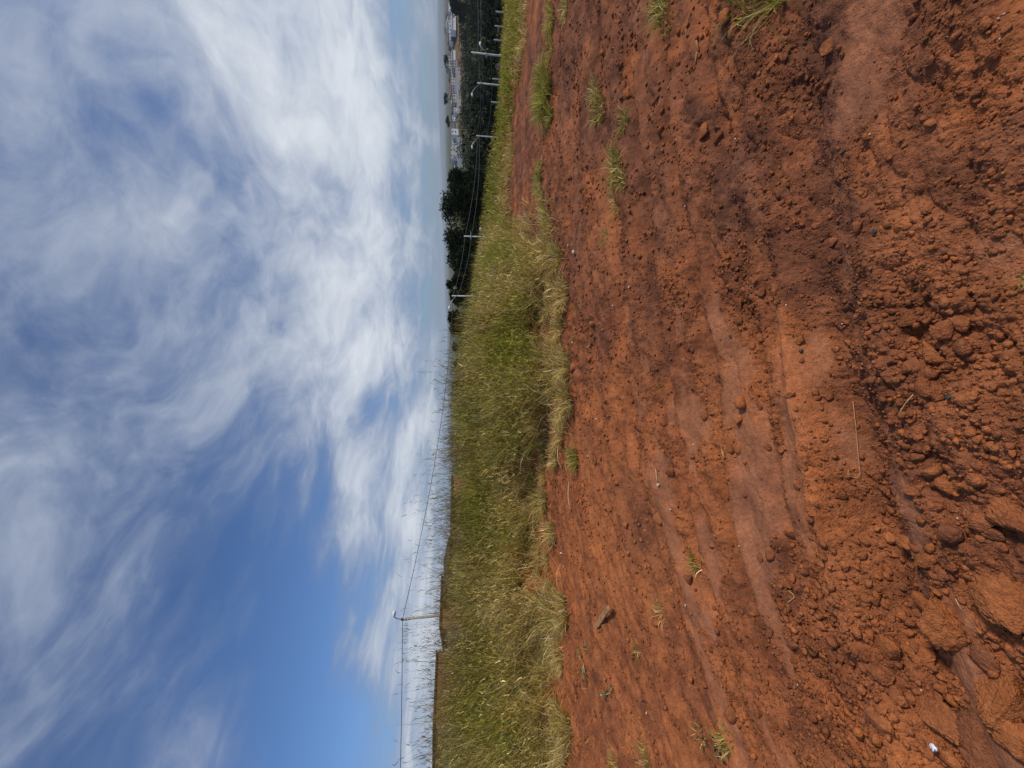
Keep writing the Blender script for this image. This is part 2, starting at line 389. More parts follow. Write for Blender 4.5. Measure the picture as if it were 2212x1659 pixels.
idx = np.arange(hx.size).reshape(hx.shape); idx = np.concatenate([idx, idx[:, :1]], 1)
fc = np.stack([idx[:-1, :-1], idx[:-1, 1:], idx[1:, 1:], idx[1:, :-1]], -1).reshape(-1, 4)[:, ::-1]
lot = sstep(hy, 400, 412) * (1 - sstep(hy, 455, 470)) * sstep(hx, 330, 350)
redm = 1 - sstep(RR, 12, 40)
hc = np.stack([lot, redm, 0 * lot, 1 + 0 * lot], -1).reshape(-1, 4)
h = link('hillside', mesh_np('hillside', np.stack([hx, hy, hz], -1).reshape(-1, 3), fc, True, hc), hill_mat()); h['kind'] = 'structure'

# ------------------------------------------------------------------ basic solids
import bmesh
def ico(sub):
    bm = bmesh.new(); bmesh.ops.create_icosphere(bm, subdivisions=sub, radius=1.0)
    v = np.array([p.co[:] for p in bm.verts]); f = np.array([[q.index for q in p.verts] for p in bm.faces]); bm.free()
    return v, f
def p3(v, s, seed):        # cheap 3-D wobble
    return (perlin(v[:, 0] * s + 5, v[:, 1] * s + v[:, 2] * s * .7, seed) + perlin(v[:, 1] * s - 3, v[:, 2] * s - v[:, 0] * s * .6, seed + 5) + perlin(v[:, 2] * s + 9, v[:, 0] * s + v[:, 1] * s * .5, seed + 9)) / 2.0
def clod_mesh(sub, seed, angular=0.5):
    v, f = ico(sub); r = np.random.default_rng(seed)
    w = v * (1.12 + .25 * p3(v, 1.1, seed + 3))[:, None]
    for _ in range(8):                             # break off flat faces
        n = r.normal(size=3); n /= np.linalg.norm(n); lim = r.uniform(0.34, 0.74)
        over = np.clip(w @ n - lim, 0, None); w = w - over[:, None] * n * (0.50 + 0.48 * angular)
    k_ = 0.10 * p3(v, 2.6, seed) + 0.07 * p3(v, 5.5, seed + 1)
    if sub > 2:
        lay_ = v @ (r.normal(size=3) * 3.2) + .8 * p3(v, 2.0, seed + 7)      # layered, cracked soil
        k_ = k_ + .045 * np.abs((lay_ % 1) - .5) - .15 * np.clip(.08 - np.abs(p3(v, 2.0, seed + 11)), 0, 1) / .08 * angular
    if sub > 3: k_ = k_ + 0.065 * p3(v, 9, seed + 2) + 0.055 * p3(v, 20, seed + 4) + .03 * p3(v, 40, seed + 6)
    return w * (1 + k_)[:, None], f
class Parts:               # collects boxes, rods and tubes into one mesh
    def __init__(s): s.v = []; s.f = []; s.n = 0
    def add(s, v, f):
        s.v += [tuple(p) for p in v]; s.f += [tuple(i + s.n for i in q) for q in f]; s.n = len(s.v)
    def box(s, x0, x1, y0, y1, z0, z1):
        v = [(x, y, z) for x in (x0, x1) for y in (y0, y1) for z in (z0, z1)]
        s.add(v, [(0, 1, 3, 2), (4, 6, 7, 5), (0, 4, 5, 1), (2, 3, 7, 6), (0, 2, 6, 4), (1, 5, 7, 3)])
    def tube(s, pts, radii, n=8, cap=True):
        pts = [Vector(p) for p in pts]; rings = []
        for i, p in enumerate(pts):
            a = pts[max(0, i - 1)]; b = pts[min(len(pts) - 1, i + 1)]; t = (b - a).normalized()
            q = t.to_track_quat('Z', 'X'); r = radii[i] if hasattr(radii, '__len__') else radii
            rings.append([p + q @ Vector((math.cos(6.28318 * j / n) * r, math.sin(6.28318 * j / n) * r, 0)) for j in range(n)])
        v = [c for rg in rings for c in rg]; f = []
        for i in range(len(pts) - 1):
            for j in range(n): f.append((i * n + j, i * n + (j + 1) % n, (i + 1) * n + (j + 1) % n, (i + 1) * n + j))
        if cap: f.append(tuple(range(n))[::-1]); f.append(tuple(range((len(pts) - 1) * n, len(pts) * n)))
        s.add(v, f)
    def mesh(s, name, smooth=False):
        me = bpy.data.meshes.new(name); me.from_pydata([tuple(p) for p in s.v], [], s.f)
        if smooth:
            for p in me.polygons: p.use_smooth = True
        me.update(); return me

# ------------------------------------------------------------------ gravel (loose crumbs nobody could count)
def gravel(n, rmin, rmax, smin, smax, seed, powr):
    r = np.random.default_rng(seed)
    a = r.uniform(math.radians(-58), math.radians(58), n * 3); d = np.sqrt(r.uniform(rmin ** 2, rmax ** 2, n * 3))
    x = d * np.sin(a); y = d * np.cos(a)
    L, v = loose_mask(x, y)
    cl = sstep(fbm(x * 1.7, v * 3.0, 3, 300), -0.4, 0.5); B = big_mask(x, y, v)
    keep = (r.uniform(size=len(x)) < np.clip(L * (0.12 + 0.6 * cl + .6 * B + .25 * (rmin > 2)), 0.015, 1)) & (y < foot(x) + 0.2)
    x = x[keep][:n]; y = y[keep][:n]; m = len(x)
    s = smin * (1 - r.uniform(size=m) * (1 - (smin / smax) ** powr)) ** (-1 / powr)
    s = s * (0.62 + 0.55 * B[keep][:n])
    z = H(x, y, True)
    V0, F0 = ico(1)
    tmpl = [V0 * (1 + 0.28 * np.random.default_rng(q).uniform(-1, 1, (12, 1))) for q in range(24)]
    T = np.array(tmpl)[r.integers(0, 24, m)]
    sc = np.stack([s * r.uniform(.8, 1.4, m), s * r.uniform(.7, 1.1, m), s * r.uniform(.55, .9, m)], -1)
    T = T * sc[:, None, :] * r.uniform(.72, 1.2, (m, 12, 1))
    an = r.uniform(0, 6.283, m); ca, sa = np.cos(an), np.sin(an)
    X = T[..., 0] * ca[:, None] - T[..., 1] * sa[:, None]; Y = T[..., 0] * sa[:, None] + T[..., 1] * ca[:, None]
    P3 = np.stack([X + x[:, None], Y + y[:, None], T[..., 2] + (z + s * .25)[:, None]], -1).reshape(-1, 3)
    Fc = (F0[None] + (np.arange(m) * 12)[:, None, None]).reshape(-1, 3)
    wet = np.clip(0.25 + 0.3 * np.clip(x / 2.5, -1, 1.2) + r.normal(0, .15, m), 0, 1)
    col = np.repeat(np.stack([wet * 0 + 1, wet, np.clip(r.normal(0, .35, m), 0, 1), wet * 0 + 1], -1), 12, 0)
    return P3, Fc, col
ga = gravel(26000, 0.75, 3.0, 0.0035, 0.022, 1, 1.9)
gb = gravel(19000, 3.0, 8.5, 0.009, 0.04, 2, 2.2)
GV = np.concatenate([ga[0], gb[0]]); GF = np.concatenate([ga[1], gb[1] + len(ga[0])]); GC = np.concatenate([ga[2], gb[2]])
g = link('gravel', mesh_np('gravel', GV, GF, False, GC), M_CLOD)
tag(g, 'loose red soil crumbs and gravel strewn over the dirt track', 'gravel', kind='stuff')

# ------------------------------------------------------------------ clods
CLM = [mesh_np('clod', *clod_mesh(3, 50 + i), smooth=True) for i in range(10)]
for m_ in CLM: m_.materials.append(M_CLOD)
BIG = [  # X, Y, radius on the 2212 px photo, flattening, label
 (2045, 1345, 52, .62, 'large craggy orange clod with a black gap beneath it, near the lower right corner'),
 (2188, 1318, 62, .40, 'broad humped clod cut by the right edge of the photo, above the craggy orange clod'),
 (2172, 1520, 58, .55, 'big cracked orange boulder clod at the right edge above the corner one'),
 (2200, 1595, 46, .55, 'bright orange clod in the lower right corner of the photo'),
 (2040, 1552, 44, .55, 'left lobe of the pair of split clods beside the white scrap'),
 (2082, 1566, 46, .55, 'right lobe of the pair of split clods, ridged and dark on its near side'),
 (2132, 1622, 66, .38, 'wide dark half-buried clod below the white scrap at the bottom edge'),
 (1888, 1442, 32, .55, 'flat angular clod with a step in its top left of the split pair'),
 (1930, 1400, 26, .60, 'upright pointed orange clod standing among the lower right gravel'),
 (1985, 1408, 24, .55, 'brown clod tucked under the edge of the craggy orange clod'),
 (2202, 1120, 40, .62, 'ochre rounded clod at the right edge with black shade under it'),
 (2122, 1128, 24, .62, 'ochre clod just left of the rounded one at the right edge'),
 (2066, 1150, 24, .80, 'ball-shaped clod with a dark shadow on its right side'),
 (2150, 1152, 22, .55, 'dark brown clod between the ball-shaped one and the right edge'),
 (2018, 1020, 20, .55, 'oval ochre clod lying on smooth clay, highest of four'),
 (2048, 1048, 22, .55, 'long split ochre clod lying on smooth clay'),
 (2108, 1040, 19, .60, 'small domed ochre clod right of the split one on smooth clay'),
 (1975, 1058, 18, .60, 'layered ochre clod left of the split one on smooth clay'),
 (1962, 1172, 20, .50, 'flat rusty clod resting at the end of the bright orange ridge'),
 (2000, 1215, 20, .55, 'lumpy orange clod in the row under the smooth clay patch'),
 (1925, 1165, 15, .55, 'orange lump just left of the flat rusty clod'),
 (2020, 772, 30, .60, 'large round orange clod at the foot of the gravel drift'),
 (2046, 712, 22, .70, 'ball of soil with a pointed companion at its upper right'),
 (2078, 695, 20, .50, 'narrow pointed clod leaning beside a ball of soil'),
 (2022, 846, 20, .65, 'angular orange clod beside a dark blue-grey stone'),
 (1998, 838, 22, .60, 'maroon clod touching the angular orange one'),
 (1962, 690, 18, .50, 'tall grooved clod left of the ball of soil'),
 (2095, 860, 20, .50, 'smooth pale clod at the right of the blue-grey stone'),
 (1858, 488, 14, .60, 'brown clod at the end of the gravel tongue near the blue-green stone'),
 (1602, 870, 14, .70, 'lone orange clod standing on the hard rut'),
 (1190, 744, 13, .60, 'reddish clod at the grass edge, upper one of two'),
 (1222, 888, 14, .60, 'crumbly clod pile piece just below the dry grass fringe'),
 (1240, 795, 12, .60, 'small clod out on the soil below the grass fringe'),
 (1186, 452, 14, .60, 'dark red clod against the end of the tuft row, upper right'),
 (1416, 1345, 12, .60, 'round clod pinned beneath the broken board'),
 (1550, 300, 14, .45, 'low dark clod near the curled dry leaf'),
 (2120, 1420, 26, .50, 'dark brown clod between the craggy clod and the cracked boulder'),
 (2000, 1300, 20, .55, 'rusty clod left of the craggy orange clod'),
 (1935, 1500, 24, .50, 'long ridge-backed clod running down to the bottom edge'),
 (1900, 1560, 22, .50, 'slab-like clod standing on edge near the bottom edge'),
]
clod_obst = []
for i, (X, Y, rp, fl, lb) in enumerate(BIG):
    p, dep = groundpt(X, Y); r = rp / 2.16 * dep / FPX
    v, f = clod_mesh(5 if rp > 35 else (4 if rp > 17 else 3), 500 + i, 0.8 if rp > 25 else 0.4)
    rn = np.random.default_rng(i); sx = rn.uniform(.95, 1.2); v = v * np.array([r * sx, r / sx, r * fl * 1.15])
    org_ = .38 if ('orange' in lb) else (.22 if 'ochre' in lb or 'rusty' in lb else .1); wt_ = .7 if ('dark' in lb or 'maroon' in lb) else .2
    o = link('soil_clod', mesh_np('soil_clod', v, f, True, np.tile([1, wt_, org_, 1], (len(v), 1))), M_CLOD, loc=(p[0], p[1], p[2] + r * fl * 0.30))
    o.rotation_euler = (rn.uniform(-.15, .15), rn.uniform(-.15, .15), rn.uniform(0, 6.28))
    tag(o, lb, 'clod', 'large red clods on the track'); clod_obst.append((p[0], p[1], r))
cr = random.Random(5); cnt = 0
while cnt < 250:
    X = cr.uniform(1230, 2212); Y = cr.uniform(0, 1659)
    if cr.random() > (0.25 + 0.75 * max(0, (X - 1300) / 900) * (0.35 + 0.65 * (Y / 1659))): continue
    p, dep = groundpt(X, Y)
    if any((p[0] - a) ** 2 + (p[1] - b) ** 2 < (c * 1.1) ** 2 for a, b, c in clod_obst): continue
    L = 1.0 if cnt % 3 else 0.4
    if L < 0.5 and cr.random() < 0.7: continue
    bm_ = float(big_mask(p[0], p[1], track_v(p[0], p[1])))
    if cr.random() > .15 + bm_: continue
    r = cr.uniform(8, 18) * (1 if cr.random() < .85 else 1.5) / 2.16 * dep / FPX * .62
    r = min(r, 0.05)
    o = link('small_clod', CLM[cnt % 10], loc=(p[0], p[1], p[2] + r * .22))
    o.scale = (r * cr.uniform(.9, 1.35), r, r * cr.uniform(.55, .85)); o.rotation_euler = (cr.uniform(-.3, .3), cr.uniform(-.3, .3), cr.uniform(0, 6.28))
    zr = 'near the grass bank' if X < 1560 else ('midway between bank and right edge' if X < 1880 else 'toward the right edge')
    zc = 'upper third' if Y < 553 else ('middle third' if Y < 1106 else 'lower third'); zs = 'tiny' if r < .016 else ('small' if r < .027 else 'fist-sized')
    tag(o, '%s red clod %s, in the %s of the photo' % (zs, zr, zc), 'clod', '%s clods %s, %s' % (zs, zr, zc))
    clod_obst.append((p[0], p[1], r)); cnt += 1

# ------------------------------------------------------------------ grass
G_GREEN = np.array([[.19, .25, .022], [.27, .31, .03], [.37, .36, .045], [.46, .38, .07], [.13, .17, .02]])
G_DRY = np.array([[.68, .50, .16], [.80, .62, .26], [.56, .38, .12], [.85, .71, .40], [.38, .24, .08]])
def blades(x, y, z, h, lean_ang, lean, width, dry, seed, droop=0.5, seg=4, kinky=0.16):
    """curved strips; every argument an array of one value per blade"""
    r = np.random.default_rng(seed); n = len(x)
    t = np.linspace(0, 1, seg + 1)[None, :]
    ln = (lean[:, None]) * (t ** 1.6); 
    kink = r.uniform(-1, 1, (n, 1)) * kinky * np.sin(t * r.uniform(4, 9, (n, 1)))
    dx = np.cos(lean_ang)[:, None]; dy = np.sin(lean_ang)[:, None]
    px_ = x[:, None] + h[:, None] * (ln * dx + kink * dy); py_ = y[:, None] + h[:, None] * (ln * dy - kink * dx)
    up = t - droop * (lean[:, None]) ** 1.2 * t ** 2.6 * 0.75
    pz_ = z[:, None] + h[:, None] * up
    wd = width[:, None] * (1 - t ** 2.2 * 0.93) * 0.5
    fa = r.uniform(0, np.pi, n); ax = np.cos(fa)[:, None]; ay = np.sin(fa)[:, None]
    A = np.stack([px_ - ax * wd, py_ - ay * wd, pz_], -1); B = np.stack([px_ + ax * wd, py_ + ay * wd, pz_ + wd * r.uniform(-.4, .4, (n, 1))], -1)
    V = np.stack([A, B], 2).reshape(n, -1, 3)                # (n, (seg+1)*2, 3)
    k_ = (seg + 1) * 2
    q = np.array([[2 * i, 2 * i + 1, 2 * i + 3, 2 * i + 2] for i in range(seg)])
    Fc = (q[None] + (np.arange(n) * k_)[:, None, None]).reshape(-1, 4)
    gc = G_GREEN[r.integers(0, len(G_GREEN), n)]; dc = G_DRY[r.integers(0, len(G_DRY), n)]
    dm = np.clip(dry[:, None] + 0.25 * (np.abs(t - 0.35) * 1.2 - .25) + r.normal(0, .10, (n, 1)), 0, 1)
    dm = np.repeat(dm, 2, 1)[..., None]
    col = gc[:, None] * (1 - dm) + dc[:, None] * dm
    col = col * np.exp(r.normal(-.06, .34, (n, 1, 1)))
    col = np.concatenate([col, np.ones(col.shape[:2] + (1,))], -1)
    return V.reshape(-1, 3), Fc, col.reshape(-1, 4)
def merge(parts):
    Vs, Fs, Cs, o = [], [], [], 0
    for v, f, c in parts: Vs.append(v); Fs.append(f + o); Cs.append(c); o += len(v)
    return np.concatenate(Vs), np.concatenate(Fs), np.concatenate(Cs)

# height profile of the bank grass, read off the photo: picture Y -> picture X of the dense top (2212 px)
TY = np.array([-200, 0, 100, 180, 270, 370, 470, 600, 700, 800, 880, 1000, 1100, 1250, 1380, 1480, 1600, 1659, 1900])
TX = np.array([1100, 1095, 1085, 1080, 1068, 1052, 1042, 1026, 1010, 988, 980, 986, 981, 972, 966, 957, 948, 942, 935])
def column(x, y, z):
    p = np.stack([x, y, z], -1) - EYE; dep = p @ F_
    return (384.0 - (p @ R_) / dep * FPX) * 2.16, dep
def top_height(x, y):
    """height above the ground that reaches the dense top line seen at this place"""
    z = H(x, y); Yp, dep = column(x, y, z); Xp = np.interp(Yp, TY, TX) / 2.16
    d = F_[None] * FPX + R_[None] * (384 - Yp / 2.16)[:, None] + U_[None] * (512 - Xp)[:, None]
    tt = y / d[:, 1]; return EYE[2] + d[:, 2] * tt - z
def bank_grass(n, seed):
    r = np.random.default_rng(seed)
    x = r.uniform(-8.5, 14, n * 2); dd = r.uniform(-0.05, 1, n * 2) ** 1.15 if False else r.beta(1.15, 1.25, n * 2)
    x = np.where(r.uniform(size=n * 2) < 0.55, r.uniform(-8, 4, n * 2), x)
    fr = foot(x) + 0.30 * fbm(x * 1.6, x * 0 + 2.0, 3, 500)
    depth = 2.9
    # tussocks: blades gather round centres
    cx = np.floor(x / .30) + .5; cy = np.floor(dd * depth / .30) + .5
    jx = hash2(cx, cy, 900) - .5; jy = hash2(cx, cy, 901) - .5
    ccx = (cx + .7 * jx) * .30; ccd = (cy + .7 * jy) * .30
    pull = 0.62
    x2 = x * (1 - pull) + ccx * pull; d2 = dd * depth * (1 - pull) + ccd * pull
    y2 = foot(x2) + 0.22 * fbm(x2 * 1.6, x2 * 0 + 2.0, 3, 500) + d2 + 0.1
    lv = (hash2(cx, cy, 903))
    keep = r.uniform(size=n * 2) < (0.25 + 0.75 * sstep(lv, .15, .75))
    x2, y2, d2, cx, cy, lv, ccx, ccd = [a[keep][:n] for a in (x2, y2, d2, cx, cy, lv, ccx, ccd)]
    m = len(x2)
    z = H(x2, y2); th = np.clip(top_height(x2, y2), 0.14, 2.0) * (1 - .08 * sstep(-x2, 0, 2))
    prof = 0.40 + 0.60 * sstep(d2, 0.0, 1.9)
    patch = 0.5 + 0.5 * np.clip(fbm(x2 * 0.9, d2 * 1.1, 3, 520), -1, 1)
    clump = np.clip(.5 + .9 * perlin(x2 * 1.15, d2 * 1.3 + 4, 611), 0, 1)
    h = th * prof * r.uniform(0.58, 1.16, m) * (0.84 + 0.28 * lv) * (.80 + .40 * clump)
    dirc = np.arctan2(y2 - (foot(ccx) + ccd), x2 - ccx) + r.normal(0, .6, m)
    fl = -np.pi / 2 + r.normal(0, .9, m)
    ang = np.where(r.uniform(size=m) < 0.45, fl, dirc)
    lean = np.abs(r.normal(0.36, 0.22, m)) * (1 - .25 * sstep(d2, 1.2, 2.4)) + 0.25 * (d2 < .5)
    dry = np.clip(0.22 + 0.50 * (1 - sstep(d2, .1, 1.1)) + 1.5 * (0.55 - patch) + r.normal(0, .22, m) - 0.45 * sstep(x2, 4.5, 6.5), 0, 1)
    w = r.uniform(.007, .016, m) * np.where(y2 > 8, 1.3, 1.0)
    return blades(x2, y2, z - .01, h, ang, lean, w, dry, seed + 1, 0.55)
def stalks(n, seed):
    r = np.random.default_rng(seed); x = r.uniform(-7.5, 7.5, n); x = np.where(r.uniform(size=n) < .75, r.uniform(-7.2, 0.6, n), x); cl_ = r.uniform(-7.3, 1.2, 46); x = np.where(r.uniform(size=n) < .55, cl_[r.integers(0, 46, n)] + r.normal(0, .07, n), x)
    d = r.uniform(1.2, 2.8, n); y = foot(x) + d; z = H(x, y); th = np.clip(top_height(x, y), .15, 2.0)
    extra = np.minimum(r.gamma(2.0, 0.06, n), .32) * np.interp(x, [-7, 0, 3, 8], [1.45, 1.35, .35, .15])
    h = th * 1.06 + extra * y / 6.0 * (.45 + 1.5 * hash2(np.floor(x * 4), np.floor(x * 0), 77)); ang = r.uniform(0, 6.283, n); lean = np.abs(r.normal(.20, .18, n))
    w = r.uniform(.006, .010, n); dry = np.clip(r.normal(.35, .2, n), 0, 1)
    out = [blades(x, y, z, h, ang, lean, w, dry, seed + 1, 0.3, 5, .015)]
    # seed spikes near the tips
    for k_ in range(3):
        s = r.uniform(.80, .99, n) if k_ else np.full(n, .93)
        tx = x + h * lean * s ** 1.6 * np.cos(ang); ty = y + h * lean * s ** 1.6 * np.sin(ang); tz = z + h * (s - 0.3 * lean ** 1.2 * .75 * s ** 2.6) - .005
        sel = (r.uniform(size=n) < .55) & (h * 0 + 1 > 0)
        m = int(sel.sum())
        out.append(blades(tx[sel], ty[sel], tz[sel], r.uniform(.06, .17, m), r.uniform(0, 6.28, m), r.uniform(.25, .9, m), r.uniform(.006, .011, m), np.full(m, .45), seed + 7 + k_, 0.6, 5))
    return merge(out)
def leaf_bits(n, seed):
    """short bent leaves and broken straws all through the stand"""
    r = np.random.default_rng(seed); x = np.where(r.uniform(size=n) < .6, r.uniform(-8, 4, n), r.uniform(-8, 14, n)); d = r.beta(1.0, 1.2, n) * 2.9
    y = foot(x) + 0.22 * fbm(x * 1.6, x * 0 + 2.0, 3, 500) + d + .1; z = H(x, y); th = np.clip(top_height(x, y), .14, 2.0) * (0.42 + 0.58 * sstep(d, 0, 1.9))
    patch = 0.5 + 0.5 * np.clip(fbm(x * 0.9, d * 1.1, 3, 520), -1, 1)
    u = r.uniform(0, 1, n) ** .7; dry = np.clip(.36 + .50 * (1 - u) + 1.5 * (.55 - patch) + r.normal(0, .3, n) - .45 * sstep(x, 4.5, 6.5), 0, 1)
    a = np.where(r.uniform(size=n) < .6, -np.pi / 2 + r.normal(0, 1.0, n), r.uniform(0, 6.28, n))
    return blades(x, y - r.uniform(0, .10, n) * (d > .2), z + th * u * 1.02, r.uniform(.06, .20, n) * (.7 + .3 * np.minimum(th, 1)), a, r.uniform(.25, 1.35, n), r.uniform(.008, .017, n), dry, seed + 1, .9, 3)
def foot_straw(n, seed):
    """dry clumps sprawling out of the bank over the soil"""
    r = np.random.default_rng(seed); k_ = 64; cx = np.where(r.uniform(size=k_) < .8, r.uniform(-6.5, 3.2, k_), r.uniform(3, 10, k_)); cy = foot(cx) - np.abs(r.normal(0, .34, k_)) + .24
    i = r.integers(0, k_, n); sz = r.uniform(.05, .24, k_)[i]; x = cx[i] + r.normal(0, 1, n) * sz; y = cy[i] + r.normal(0, .6, n) * sz; z = np.maximum(H(x, y), H(x, y) + .0) + .01
    hk = (.12 + 1.35 * sz) * r.uniform(.7, 1.3, k_)[i] * np.where(cx[i] > 3, .6, 1); dk = r.uniform(.5, 1.25, k_)[i]
    a = np.arctan2(y - cy[i], x - cx[i]) + r.normal(0, .6, n)
    return blades(x, y, z, hk * r.uniform(.4, 1.1, n), a, np.abs(r.normal(.75, .35, n)), r.uniform(.006, .012, n), np.clip(dk + r.normal(0, .25, n), 0, 1), seed + 1, .8, 4)
gv = merge([bank_grass(44000, 21), leaf_bits(42000, 61), foot_straw(13000, 71)]); sv = stalks(2500, 33); sv[2][:, :3] *= np.array([.42, .36, .40])  # silhouette shade painted into the stalk colour; seed heads also brown-purple by nature
o = link('tall_grass', mesh_np('tall_grass', gv[0], gv[1], False, gv[2]), M_GRASS)
tag(o, 'tall green and straw coloured grass growing along the earth bank', 'grass', kind='stuff')
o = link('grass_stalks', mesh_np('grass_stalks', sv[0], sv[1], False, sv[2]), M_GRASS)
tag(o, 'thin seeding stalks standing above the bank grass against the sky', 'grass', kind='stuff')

def tuft(X, Y, rad, n, hh, dry, label, seed, name='grass_tuft', spread=1.0, green=None, cat='grass tuft', wid=1.0):
    p, dep = groundpt(X, Y); r = np.random.default_rng(seed)
    a = r.uniform(0, 6.283, n); d = np.sqrt(r.uniform(0, 1, n)) * rad
    x = d * np.cos(a) * 1.25; y = d * np.sin(a) * .8
    z = H(x + p[0], y + p[1], True) - p[2] - .005
    ang = np.arctan2(y, x) + r.normal(0, .5, n)
    lean = np.abs(r.normal(.75, .35, n)) * spread
    h = hh * r.uniform(.35, 1.05, n); w = r.uniform(.0035, .007, n) * wid
    v, f, c = blades(x, y, z, h, ang, lean, w, np.clip(r.normal(dry, .28, n), 0, 1), seed + 1, .75)
    o = link(name, mesh_np(name, v, f, False, c), M_GRASS, loc=tuple(p)); tag(o, label, cat, 'grass tufts on the bare soil')
    return o
TUFTS = [
 (1183, 205, .26, 1500, .36, .22, 'largest dense green tuft of the row on the red soil, upper right of the bank'),
 (1180, 165, .16, 420, .26, .7, 'straw coloured fringe tuft joined above the largest green one'),
 (1190, 250, .11, 300, .18, .35, 'short tuft trailing off the bottom of the largest green one'),
 (1190, 105, .14, 170, .14, .5, 'low tuft above the largest one, beside the eroded gully'),
 (1192, 42, .18, 330, .20, .5, 'pale yellow tuft by the top edge of the photo'),
 (1222, 18, .14, 150, .15, .65, 'dry thin tuft in the top edge right beside the pale yellow one'),
 (1170, 398, .15, 520, .22, .4, 'green tuft in the middle of the row, with straw at its foot'),
 (1170, 362, .08, 160, .15, .3, 'small bluish green tuft above the middle one'),
 (1172, 432, .12, 300, .18, .8, 'mostly dry tuft below the middle one of the row'),
 (1180, 470, .11, 300, .17, .5, 'last tuft of the row touching the dark red clod'),
 (1300, 235, .11, 170, .16, .35, 'loose green tuft on open soil with straw runners'),
 (1285, 200, .10, 130, .14, .6, 'yellowish tuft just above the loose green one on open soil'),
 (1350, 265, .08, 100, .14, .35, 'thin tuft at right of the loose green one on open soil'),
 (1335, 360, .12, 220, .18, .38, 'star-shaped green tuft with a white bent blade on open soil'),
 (1345, 392, .07, 90, .12, .5, 'small tuft touching the bottom of the star-shaped one'),
 (1330, 440, .10, 90, .12, .5, 'faint thin tuft below the star-shaped one'),
 (1245, 990, .10, 220, .20, .42, 'green tuft with straw runners reaching out from the bank grass'),
 (1205, 985, .12, 260, .26, .8, 'straw bundle joining the bank grass to the green tuft'),
 (1308, 510, .06, 60, .10, .5, 'tiny tuft on open soil far from the others'),
 (1503, 1218, .05, 40, .12, .25, 'bright green sprig growing on the hard clay rut'),
 (1210, 1355, .10, 160, .16, .30, 'green tuft left of the broken board'),
 (1195, 1290, .16, 420, .26, .75, 'dry yellow tuft leaning out of the bank over the soil'),
 (1430, 1325, .06, 40, .14, .85, 'dry yellow sprig right of the broken board'),
 (1185, 1210, .12, 200, .20, .8, 'dry tuft at the dark hollow of the bank'),
 (1380, 1405, .05, 50, .09, .4, 'small dark green sprig below the broken board'),
 (1205, 1545, .16, 380, .22, .7, 'yellow leaning tuft at the bank edge near the bottom of the photo'),
 (1520, 1590, .05, 45, .10, .6, 'half dry tuft between gravel near the bottom edge'),
 (1570, 1600, .06, 60, .10, .5, 'green and tan tuft beside a big clod near the bottom edge'),
 (1400, 1640, .10, 120, .12, .5, 'sparse tuft at the bottom edge of the photo'),
 (1330, 1650, .10, 120, .12, .75, 'straw tuft at the bottom edge below the leafy weeds'),
 (1688, -6, .04, 70, .34, .22, 'green tuft with long arching blades at the top edge of the photo'),
 (1605, 20, .06, 50, .14, .3, 'small pale green sprig at the top edge'),
 (1432, 18, .09, 150, .18, .35, 'green tuft at the top edge on darker soil'),
 (1440, 60, .04, 30, .10, .4, 'sprig just beneath the green tuft on darker soil'),
 (1205, 560, .16, 300, .24, .70, 'low bleached tussock at the bank edge, first one below the tuft row'),
 (1218, 640, .18, 360, .28, .85, 'straw tussock pushing out over the soil under the round-headed trees'),
 (1212, 705, .14, 260, .24, .95, 'small pale straw tussock, second out from under the round-headed trees'),
 (1228, 790, .17, 340, .30, .90, 'bright straw tussock beside the small clod below the grass fringe'),
 (1226, 862, .20, 420, .34, .85, 'widest straw tussock of the bank edge, in the middle of the photo'),
 (1214, 930, .16, 300, .30, 1.0, 'bleached tussock just above the green tuft with straw runners'),
 (1182, 1085, .15, 300, .34, .65, 'green and straw tussock hanging over the dark hollow of the bank'),
 (1196, 1150, .14, 260, .30, .95, 'pale leaning tussock just past the dark hollow of the bank'),
 (1222, 1318, .18, 380, .34, .90, 'yellow straw tussock reaching toward the broken board'),
 (1212, 1425, .14, 240, .26, 1.0, 'thin bleached tussock above the largest leafy weed'),
 (1226, 1580, .20, 420, .34, .85, 'broad yellow tussock spilling from the bank near the bottom edge'),
 (1218, 1640, .16, 300, .30, 1.0, 'last bleached tussock of the bank, cut by the bottom edge'),
 (2206, 606, .015, 24, .03, .3, 'tiny green seedling at the right edge of the photo'),
]
for i, (X, Y, rad, n, hh, dry, lb) in enumerate(TUFTS):
    tuft(X, Y, rad, n, hh, dry, lb, 2000 + 10 * i, wid=1.0 if X > 1250 else 1.7)

# scattered single straws: stuff
r = np.random.default_rng(77); n = 3200
a = r.uniform(math.radians(-55), math.radians(55), n); d = r.uniform(2.6, 6.5, n); x = d * np.sin(a); y = d * np.cos(a)
kp = (y < foot(x)) & (r.uniform(size=n) < np.exp(-np.clip(foot(x) - y, 0, 9) / .55) * np.where(x < 0, 1, .6)); x = x[kp]; y = y[kp]; n = len(x)
v, f, c = blades(x, y, H(x, y, True) + .006, r.uniform(.05, .20, n), r.uniform(0, 6.28, n), r.uniform(.7, 1.3, n), r.uniform(.005, .009, n), r.uniform(.6, 1, n), 78, 1.05)
o = link('straw_litter', mesh_np('straw_litter', v, f, False, c), M_GRASS); tag(o, 'dry straws fallen on the soil in front of the bank', 'straw', kind='stuff')

